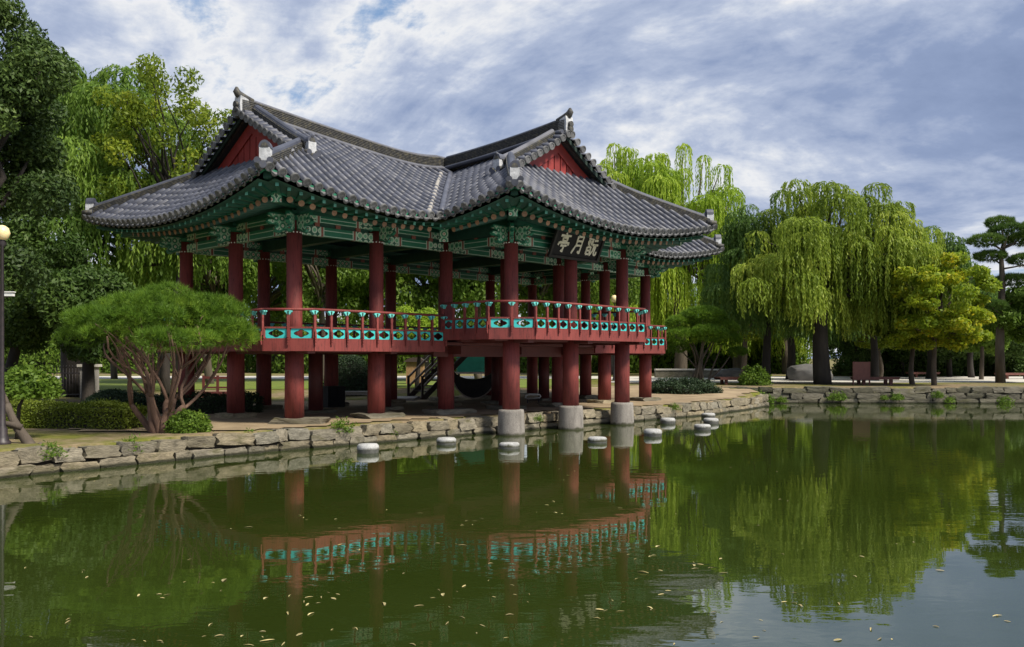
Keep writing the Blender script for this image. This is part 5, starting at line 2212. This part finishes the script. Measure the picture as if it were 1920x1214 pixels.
tree_thing('willow_tree', 'smaller dark willow between the yellow maple and the tall pine', on_ground(1822, 66), WD2[0], WD2[1], rotz=4.0, scale=0.85)
tree_thing('willow_tree', 'dark willow filling the back between the two willows of the far bank', on_ground(1480, 60), WD2[0], WD2[1], rotz=1.0, scale=1.08)
tree_thing('willow_tree', 'dark willow behind the broad willow on its right side', on_ground(1640, 58), WD2[0], WD2[1], rotz=3.0, scale=1.0)
# yellow maples and other broad-leaved trees
_tr, _cr = broad(71, 8.7, 3.9, 1.5, 23000, (0.23, 0.14), 'leaf_yellow', 'bark_grey', 0.14, 130, 0.135, 1.0, 0.65)
tree_thing('maple_tree', 'yellow and orange maple in front of the tall pine', on_ground(1752, 47.6), _tr, _cr, scale=(1, 1, .92))
_tr, _cr = broad(72, 5.6, 2.6, 1.6, 15000, (0.20, 0.12), 'leaf_olive', 'bark_grey', 0.14, 60, 0.20, 1.0, 0.6)
tree_thing('maple_tree', 'small olive-yellow maple beside the bench with the red board', on_ground(1712, 49.5), _tr, _cr)
tree_thing('maple_tree', 'small olive maple behind the bench with the red board', on_ground(1648, 62), _tr, _cr, rotz=2.2, scale=1.05)
tree_thing('maple_tree', 'olive-brown maple between the bright willow and the dwarf pine', on_ground(1395, 58), _tr, _cr, rotz=4.0, scale=1.35)
_tr, _cr = broad(73, 6.4, 2.6, 1.6, 16000, (0.24, 0.14), 'leaf_green', 'bark_grey', 0.16, 32, 0.28)
tree_thing('leafy_tree', 'pale green tree right of the tall pine trunk', on_ground(1935, 53), _tr, _cr)
tree_thing('leafy_tree', 'green tree in the shade behind the maple trunks', on_ground(1840, 60), _tr, _cr, rotz=2.0, scale=.95)

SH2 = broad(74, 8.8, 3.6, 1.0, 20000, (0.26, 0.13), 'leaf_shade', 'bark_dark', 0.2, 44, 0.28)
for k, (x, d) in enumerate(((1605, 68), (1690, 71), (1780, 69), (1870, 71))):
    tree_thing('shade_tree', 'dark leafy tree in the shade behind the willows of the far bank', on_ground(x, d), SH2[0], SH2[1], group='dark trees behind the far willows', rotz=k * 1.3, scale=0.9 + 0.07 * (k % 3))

# tall pine
def tall_pine():
    D0 = 52.5
    t = link('pine_tree', None, loc=on_ground(1876, D0), label='tall slim pine with a bare trunk and layered crown on the far bank', cat='pine tree')
    rg = np.random.default_rng(88)
    mb = MB()
    pts = [(0, 0, -0.2), (-0.05, 0, 2.0), (0.0, 0, 4.2), (0.12, 0, 6.2), (0.05, 0, 7.6), (0.35, 0, 8.8)]
    mb.tube(pts, [0.30, 0.26, 0.22, 0.18, 0.13, 0.05], 10)
    pads = [(0.5, 0, 9.3, 1.1, .40), (-0.9, 0, 8.7, 1.0, .36), (1.7, 0.2, 8.8, 1.1, .4), (-0.4, .4, 7.8, .9, .3), (1.6, -0.2, 7.5, 1.1, .36), (-1.0, 0, 6.0, .85, .3), (0.9, .3, 6.3, 1.0, .34),
            (1.4, -.2, 5.2, 1.0, .34), (-.7, -.3, 4.7, .8, .28), (0.3, .6, 9.9, .8, .35), (2.3, 0, 9.6, .9, .35)]
    for p in pads:
        zt = min(p[2] - 0.5, 8.2)
        limb(mb, rg, (0.05, 0, max(zt, 3.8)), (p[0], p[1], p[2] - p[4] * .4), 0.07, 0.025, .08, 5, sides=6)
    mb.build('trunk', 'bark_grey', t)
    link('crown', pine_pads(9, pads, 80, 'needle_dark', 12, 0.24, 0.03, 0.3), t)


tall_pine()


def dwarf_pine():
    D0 = 49.5
    t = link('pine_tree', None, loc=on_ground(1312, D0), label='low many-stemmed pine with flat-topped crown right of the pavilion railing', cat='pine tree')
    rg = np.random.default_rng(89)
    mb = MB()
    pads = [(0.2, 0, 3.85, 1.25, 0.62), (-0.9, 0.2, 3.5, 1.0, 0.5), (1.2, 0, 3.2, 1.0, .5), (-1.0, -0.4, 2.75, 1.05, .5), (0.3, -0.8, 2.9, 1.1, .5), (1.55, -.2, 2.55, .8, .4), (-1.3, 0.1, 2.15, .7, .35), (2.2, 0, 1.85, .55, .25)]
    for k, p in enumerate(pads + pads[:3]):
        limb(mb, rg, (rg.normal(0, .28), rg.normal(0, .2), -.1), (p[0] * .8, p[1], p[2] - .2), 0.11 if k < 4 else .07, 0.03, .06, 6, sides=7)
    mb.build('trunk', 'bark_grey', t)
    link('crown', pine_pads(10, pads, 130, 'needle_pine', 12, 0.2, 0.022, 0.3), t)


dwarf_pine()
FP = leafy_solid(16, dome_prof(0.42, 0.28, 0.34, 0.3), 500, (0.13, 0.05), 'leaf_green')
_rf = np.random.default_rng(31)
for k in range(9):
    _x = float(_rf.uniform(12.5, 27))
    shrub('plant', 'green leafy plant growing at the foot of the far stone wall', (_x, 44.32, float(_rf.uniform(-.02, .3))), FP, None, rotz=k, group='plants on the far stone wall', cat='plant', scale=float(_rf.uniform(.5, 1.0)))
shrub('bush', 'spreading dark juniper on the bank below the dwarf pine', on_ground(1280, 41.5), leafy_solid(11, dome_prof(1.7, 0.9, 0.62, 0.2), 9000, (0.12, 0.05), 'leaf_hedge_dark'), dome_core(1.6, .8, .5))
shrub('bush', 'low leafy shrub beside the wooden bench right of the dwarf pine', on_ground(1415, 47.5), leafy_solid(12, dome_prof(0.75, 0.5, 0.95, 0.25), 2600, (0.15, 0.08), 'leaf_green'), dome_core(.5, .35, .6))
FW = leafy_solid(17, dome_prof(0.24, 0.16, 0.26, 0.3), 260, (0.10, 0.03), 'leaf_green')
for k, (x, d, z) in enumerate(((732, 24.15, .16), (470, 21.35, .30), (248, 19.05, .28), (640, 22.95, .36), (1010, 27.75, .30), (1265, 33.6, .3), (95, 17.5, .30))):
    shrub('weed', 'tuft of green weed growing in a joint of the near stone wall', (px(x, d), d, z), FW, None, rotz=k * 1.1, group='weeds in the near stone wall', cat='plant', scale=0.7 + 0.15 * (k % 4))
# dark planting closing the view behind the far path
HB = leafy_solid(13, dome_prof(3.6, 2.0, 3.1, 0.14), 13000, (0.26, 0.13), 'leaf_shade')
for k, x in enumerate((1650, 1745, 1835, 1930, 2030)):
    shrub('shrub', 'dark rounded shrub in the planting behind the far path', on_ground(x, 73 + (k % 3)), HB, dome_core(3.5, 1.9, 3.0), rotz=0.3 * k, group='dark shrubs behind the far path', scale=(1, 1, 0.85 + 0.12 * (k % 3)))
HB2 = leafy_solid(14, dome_prof(4.2, 2.4, 4.0, 0.16), 13000, (0.30, 0.15), 'leaf_green')
for k, x in enumerate((-420, -300, -180, -60, 60, 180, 300, 420, 540, 660, 780, 900, 1020, 1130, 1240, 1340, 1440)):
    shrub('shrub', 'leafy green shrub in the belt along the far edge of the park', on_ground(x, 88 + 3 * (k % 2)), HB2, dome_core(4.1, 2.3, 3.9), rotz=0.7 * k, group='green shrubs along the far edge of the park', scale=(1.25, 1, 1.4 + 0.2 * (k % 3)))
TB = broad(80, 13.5, 5.8, 2.5, 20000, (0.36, 0.19), 'leaf_green', 'bark_grey', 0.3, 44, 0.27)
for k, x in enumerate((-380, -250, -120, 20, 1470, 1590, 1700, 1820, 1940, 2060)):
    tree_thing('park_tree', 'big leafy tree in the back row beyond the far shrubs', on_ground(x, 96 + 3 * (k % 3)), TB[0], TB[1], group='big trees in the back row', rotz=k * 1.1, scale=0.72 + 0.06 * (k % 3))


# ------------------------------------------------------------------ garden furniture and small things
def lamp(xpx, depth, ztop, label, r=0.16):
    x, y, z = on_ground(xpx, depth)
    t = link('lamp_post', None, loc=(x, y, z), label=label, cat='lamp post')
    h = ztop - z
    mb = MB()
    mb.lathe((0, 0, 0), [(0.17, -0.05), (0.17, 0.06), (0.13, 0.09), (0.13, 0.16), (0.105, 0.20), (0.105, 0.34), (0.07, 0.40), (0.06, 1.1), (0.042, 1.2), (0.036, h - 0.30), (0.09, h - 0.24), (0.05, h - 0.16), (0.10, h - 0.10), (0.10, h - 0.05)], 14)
    mb.build('post', 'iron_dark', t)
    mb = MB()
    mb.lathe((0, 0, h), [(0.07, -r * 0.95), (r * 0.75, -r * 0.68), (r, 0.0), (r * 0.78, r * 0.66), (r * 0.42, r * 0.94), (0.03, r * 1.02)], 18)
    mb.build('globe', 'lamp_globe', t)
    return t


lamp(4, 18.4, pz(437, 18.4), 'dark lamp post with a round yellow globe at the left edge')
lamp(1152, 58, pz(561, 58), 'lamp post with a pale globe seen behind the wing columns', 0.26)
# security camera on its mast at the left edge
_x, _y, _z = on_ground(2, 24.5)
_t = link('camera_mast', None, loc=(_x, _y, _z), label='thin mast with a small white camera at the left edge', cat='camera mast')
mb = MB()
mb.tube([(0, 0, -.1), (0, 0, 4.0)], 0.045, 8)
mb.tube([(0, 0, 3.62), (0.22, 0, 3.62)], 0.02, 6)
mb.build('pole', 'iron_dark', _t)
mb = MB()
mb.box((0.24, 0, 3.70), (0.24, 0.12, 0.11))
mb.box((0.25, -0.01, 3.765), (0.28, 0.15, 0.025))
mb.build('camera', 'white_paint', _t)


def deck_bench(xpx, depth, w, label, rot=0.0, zt=0.42, dp=1.1):
    t = link('bench', None, loc=on_ground(xpx, depth), rotz=rot, label=label, cat='bench')
    n = 7
    for k in range(n):
        mb = MB()
        mb.box((0, -dp / 2 + (k + .5) * dp / n, zt), (w, dp / n - 0.02, 0.05))
        mb.build('slat', 'wood_red_bench', t)
    mb = MB()
    mb.box((0, -dp / 2 + .03, zt - .075), (w - .1, .05, .10))
    mb.box((0, dp / 2 - .03, zt - .075), (w - .1, .05, .10))
    mb.build('apron', 'wood_red_bench', t)
    for sx in (-1, 1):
        for sy in (-1, 1):
            mb = MB()
            mb.box((sx * (w / 2 - .45), sy * (dp / 2 - .2), (zt - .12) / 2), (0.16, 0.16, zt - .12))
            mb.build('leg', 'wood_red_bench', t)
    return t


deck_bench(1640, 49.0, 2.45, 'wide low red-brown bench beside a standing red board')
deck_bench(1375, 49.0, 2.0, 'low red-brown bench right of the dwarf pine', 0.1)
deck_bench(1730, 66.0, 2.2, 'small red bench beyond the path behind the maples')
deck_bench(1905, 62.0, 2.6, 'red bench at the right edge beyond the tall pine')
_t = link('notice_board', None, loc=on_ground(1615, 48.2), label='plain red standing board at the left end of a bench', cat='board')
mb = MB()
mb.box((0, 0, 0.80), (0.88, 0.06, 1.02))
mb.build('board', 'wood_red_bench', _t)
for sx in (-1, 1):
    mb = MB()
    mb.box((sx * .46, 0, .62), (.06, .09, 1.4))
    mb.build('post', 'wood_red_bench', _t)

_b = link('boulder', rock_mesh(301, 6, 0.85, 0.07), loc=on_ground(1518, 57), label='large smooth grey boulder behind the willow trunk', cat='boulder')
_b.data.materials.append(MATS['boulder'])
_b.scale = (2.5, 1.4, 1.25)
_b.location.z += 0.4
_b2 = link('boulder', rock_mesh(302, 6, 0.7, 0.10), loc=on_ground(1372, 60), label='rough grey boulder at the end of the low stone wall', cat='boulder')
_b2.data.materials.append(MATS['boulder'])
_b2.scale = (2.0, 1.2, 0.95)
_b2.location.z += 0.25
_b3 = link('boulder', rock_mesh(303, 6, 0.7, 0.09), loc=on_ground(1263, 47.5), label='flat dark stone on the lawn left of the dwarf pine', cat='boulder')
_b3.data.materials.append(MATS['boulder'])
_b3.scale = (1.2, .7, .4)
# low coped stone wall beyond the path, left of the willow
_pts = [(px(1228, 66), 66), (px(1300, 66), 66), (px(1400, 64), 64)]
_w = link('garden_wall', None, loc=(_pts[0][0], _pts[0][1], 0), label='low stone wall with pale coping beyond the path', cat='stone wall')
for a, b in zip(_pts[:-1], _pts[1:]):
    mb = MB()
    o = Vector((_pts[0][0], _pts[0][1], 0))
    A, B = Vector((a[0], a[1], 0)) - o, Vector((b[0], b[1], 0)) - o
    mb.beam(A + Vector((0, 0, 1.12)), B + Vector((0, 0, 1.12)), 0.5, 0.60, 0)
    mb.build('wall_body', 'far_stone', _w)
    mb = MB()
    mb.beam(A + Vector((0, 0, 1.475)), B + Vector((0, 0, 1.475)), 0.62, 0.11, 0)
    mb.build('coping', 'path_pale', _w)

# white pots standing in the water
pot = MB()
pot.lathe((0, 0, 0), [(0.285, -0.35), (0.30, -0.05), (0.31, 0.085), (0.31, 0.09), (0.312, 0.13), (0.30, 0.20), (0.255, 0.245), (0.10, 0.252), (0.02, 0.253)], 24, 0, mats=[1, 1, 1, 0, 0, 0, 0, 0])
POT = pot.mesh('pot', ['pot_white', 'pot_dark'])
for (x, yw) in ((690, 849), (837, 833), (955, 841), (1120, 830), (1224, 818), (1252, 794), (1317, 806), (1328, 783), (1333, 794)):
    d = CAMZ * F_PX / (yw - HOR)
    ob = link('stone_float', POT, loc=(px(x, d), d, float(_rg2.uniform(-0.03, 0.02))), label='round white stone standing low in the water by the bank', cat='stone', group='white round stones in the water')
    ob.rotation_euler = (float(_rg2.uniform(-.03, .03)), float(_rg2.uniform(-.03, .03)), float(_rg2.uniform(0, 6)))
    ob.scale = (.88, .88, float(_rg2.uniform(0.68, 0.85)))

# staircase behind the hall
_sl = PM @ Vector((11.9, LV + 2.1, 0))
_t = link('staircase', None, loc=(_sl.x, _sl.y, hz(_sl.x, _sl.y)), rotz=ANG - R(12), label='dark wooden staircase with pale handrails behind the hall', cat='staircase')
n = 9
for k in range(n):
    mb = MB()
    mb.box((k * 0.27, 0, 0.12 + k * 0.245), (0.29, 1.25, 0.05))
    mb.build('step', 'wood_dark', _t)
for sy in (-0.66, 0.66):
    mb = MB()
    mb.beam((-0.2, sy, -0.02), (2.45, sy, 2.30), 0.06, 0.24)
    mb.build('stringer', 'wood_dark', _t)
    for h in (0.95, 0.5):
        mb = MB()
        mb.beam((-0.15, sy, h + 0.05), (2.45, sy, 2.32 + h), 0.07, 0.09)
        mb.build('handrail', 'wood_rail', _t)
    for x in (-0.15, 1.1, 2.4):
        mb = MB()
        mb.box((x, sy, (x + .15) * .9 + .5), (0.10, 0.08, 1.15))
        mb.build('post', 'wood_dark', _t)
mb = MB()
mb.box((0, 0, 0), (1.6, 2.2, 0.14))
mb.build('stone_slab', 'stone_pale', loc=(_sl.x - .75, _sl.y - 0.9, hz(_sl.x, _sl.y) + .07), label='pale stone slab at the foot of the wooden staircase', cat='slab')

# black crescent-shaped stage piece and green tarpaulin booth beyond
D_C = 37.5
_x, _y, _z = on_ground(888, D_C)
_t = link('crescent_prop', None, loc=(_x, _y, _z), rotz=0.15, label='black crescent-shaped boat form lying under the raised wing', cat='prop')
mb = MB()
out, inn = [], []
for k in range(21):
    a = math.pi * (1.02 + 0.96 * k / 20)
    out.append((1.05 * math.cos(a), 1.55 + 1.45 * math.sin(a)))
    inn.append((0.98 * math.cos(a), 1.55 + 0.62 * math.sin(a)))
mb.prism(out + inn[::-1], (0, 0, 0), (1, 0, 0), (0, 0, 1), 0.5, 0)
mb.build('body', 'black_matte', _t)
mb = MB()
mb.tube([(x, -0.26, z) for x, z in out], 0.03, 6)
mb.build('rim', 'wood_rail', _t)
_x, _y, _z = on_ground(890, 45.5)
_t = link('booth', None, loc=(_x, _y, _z), rotz=0.1, label='green tarpaulin booth seen under the raised wing', cat='booth')
mb = MB()
mb.box((0, 0, 1.85), (1.9, 1.2, 2.1))
for k in range(6):
    mb.box((0, -0.605, 1.0 + k * .33), (1.9, 0.02, 0.03))
mb.build('tarpaulin', 'tarp_green', _t)
mb = MB()
mb.box((0, -.1, .74), (2.1, 1.6, .08))
mb.build('shelf', 'wood_rail', _t)
for sx in (-.85, .85):
    mb = MB()
    mb.box((sx, 0, .35), (.1, 1.1, .70))
    mb.build('leg', 'wood_dark', _t)
# black cabinet below the hall floor
_x, _y, _z = on_ground(622, 32.0)
_t = link('cabinet', None, loc=(_x, _y, _z), rotz=ANG, label='black equipment cabinet standing below the hall floor', cat='cabinet')
mb = MB()
mb.box((0, 0, .42), (.75, .6, .78))
mb.build('body', 'black_matte', _t)
for s in (-.2, .2):
    mb = MB()
    mb.box((s, -.31, .43), (.36, .02, .7))
    mb.build('door', 'black_board', _t)
# pale stone bench behind the hall
_t = link('stone_bench', None, loc=on_ground(668, 37.0), rotz=0.1, label='pale stone slab bench in front of the big dome bush', cat='bench')
mb = MB()
mb.box((0, 0, .32), (1.7, .5, .16))
mb.build('seat', 'stone_pale', _t)
for s in (-.6, .6):
    mb = MB()
    mb.box((s, 0, .12), (.25, .42, .26))
    mb.build('leg', 'stone_pale', _t)
# bent white pipe stand under the wing
_t = link('pipe_stand', None, loc=on_ground(999, 35.0), label='bent white pipe stand under the raised wing', cat='stand')
mb = MB()
mb.tube([(-.3, 0, .22), (-.28, 0, .34), (-.1, 0, .38), (.28, 0, .36), (.32, 0, .30), (.28, 0, .24), (-.25, 0, .20)], .035, 7)
mb.build('loop', 'white_paint', _t)
for s in (-.22, .24):
    mb = MB()
    mb.tube([(s, 0, -.05), (s, 0, .22)], .025, 6)
    mb.build('leg', 'iron_dark', _t)
# iron fence and gate pillar on the left
_t = link('iron_fence', None, loc=on_ground(95, 40), rotz=0.02, label='dark wrought iron fence behind the trees on the left', cat='fence')
for z in (0.15, 1.15):
    mb = MB()
    mb.beam((0, 0, z), (2.2, 0, z), 0.04, 0.05)
    mb.build('rail', 'iron_dark', _t)
for k in range(16):
    mb = MB()
    mb.tube([(k * .145, 0, -.1), (k * .145, 0, 1.4)], 0.014, 5)
    mb.tube([(k * .145, 0, 1.4), (k * .145, 0, 1.52)], [0.03, 0.003], 5)
    mb.build('picket', 'iron_dark', _t)
_t = link('gate_pillar', None, loc=on_ground(168, 39.5), label='pale stone gate pillar with a flat cap beside the iron fence', cat='pillar')
mb = MB()
mb.box((0, 0, .7), (.62, .55, 1.5))
mb.build('shaft', 'stone_pale', _t)
mb = MB()
mb.box((0, 0, 1.5), (.82, .72, .12))
mb.build('cap', 'path_pale', _t)
# low red railing and wooden kiosk further back
_t = link('low_railing', None, loc=on_ground(385, 38.5), rotz=0.03, label='low dark red railing with round openings left of the hall', cat='railing')
mb = MB()
mb.box((.55, 0, .95), (1.3, .08, .10))
mb.box((.55, 0, .50), (1.3, .07, .08))
mb.box((.55, 0, .22), (1.3, .09, .20))
mb.build('rail', 'red_dark', _t)
for s in (-.08, .55, 1.18):
    mb = MB()
    mb.box((s, 0, .5), (.10, .10, 1.1))
    mb.build('post', 'red_dark', _t)
_t = link('kiosk', None, loc=on_ground(779, 50), scale=0.62, label='small brown wooden kiosk behind the staircase', cat='kiosk')
mb = MB()
mb.box((0, 0, 1.05), (1.6, 1.4, 2.1))
mb.build('wall', 'brown_wood', _t)
mb = MB()
mb.prism([(-1.1, 2.1), (1.1, 2.1), (0, 2.75)], (0, 0, 0), (1, 0, 0), (0, 0, 1), 1.9)
mb.build('roof', 'wood_dark', _t)

# ------------------------------------------------------------------ fallen leaves on the pond
lm = []
for k in range(5):
    rg = np.random.default_rng(400 + k)
    mb = MB()
    n = 7
    ln, w, curl = 0.105, (0.007, 0.010, 0.013, 0.008, 0.02)[k], rg.uniform(0.004, 0.016)
    L_, R_, M_ = [], [], []
    for j in range(n):
        t = j / (n - 1)
        wd = w * math.sin(math.pi * (0.08 + 0.88 * t)) ** 0.8
        bend = 0.006 * math.sin(math.pi * t) * (1 if k % 2 else -1)
        M_.append(((t - .5) * ln, bend, 0.004))
        L_.append(((t - .5) * ln, bend + wd, 0.004 + curl * math.sin(math.pi * t)))
        R_.append(((t - .5) * ln, bend - wd, 0.004 + curl * 0.7 * math.sin(math.pi * t)))
    grid_faces(mb, [L_, M_, R_], 0, True)
    lm.append(mb.mesh('floating_leaf', ['floating_leaf']))
rg = np.random.default_rng(12)
cnt = 0
while cnt < 170:
    xp = rg.uniform(20, 1900)
    yp = 860 + 350 * rg.random() ** 0.8
    dens = 0.25 + 0.75 * math.exp(-((xp - 1120) / 330) ** 2) + 0.25 * math.exp(-((xp - 560) / 260) ** 2)
    if yp < 960:
        dens *= 0.6
    if rg.random() > dens:
        continue
    if cnt and rg.random() < 0.35:          # drift together in little rafts
        xp, yp = lastx + rg.normal(0, 28), min(max(lasty + rg.normal(0, 9), 862), 1212)
    lastx, lasty = xp, yp
    d = CAMZ * F_PX / (yp - HOR)
    x = px(xp, d)
    if float(pond_sd(np.array(x), np.array(d))) > -0.3:
        continue
    ob = link('floating_leaf', lm[int(rg.integers(5))], loc=(x, d, 0.001), rotz=float(rg.uniform(0, 6.28)),
              label='pale yellow fallen leaf floating on the green pond', cat='leaf', group='fallen leaves floating on the pond')
    s = float(rg.uniform(0.35, 1.05) * (1.25 if rg.random() < .12 else .9))
    ob.scale = (s, s, s)
    cnt += 1
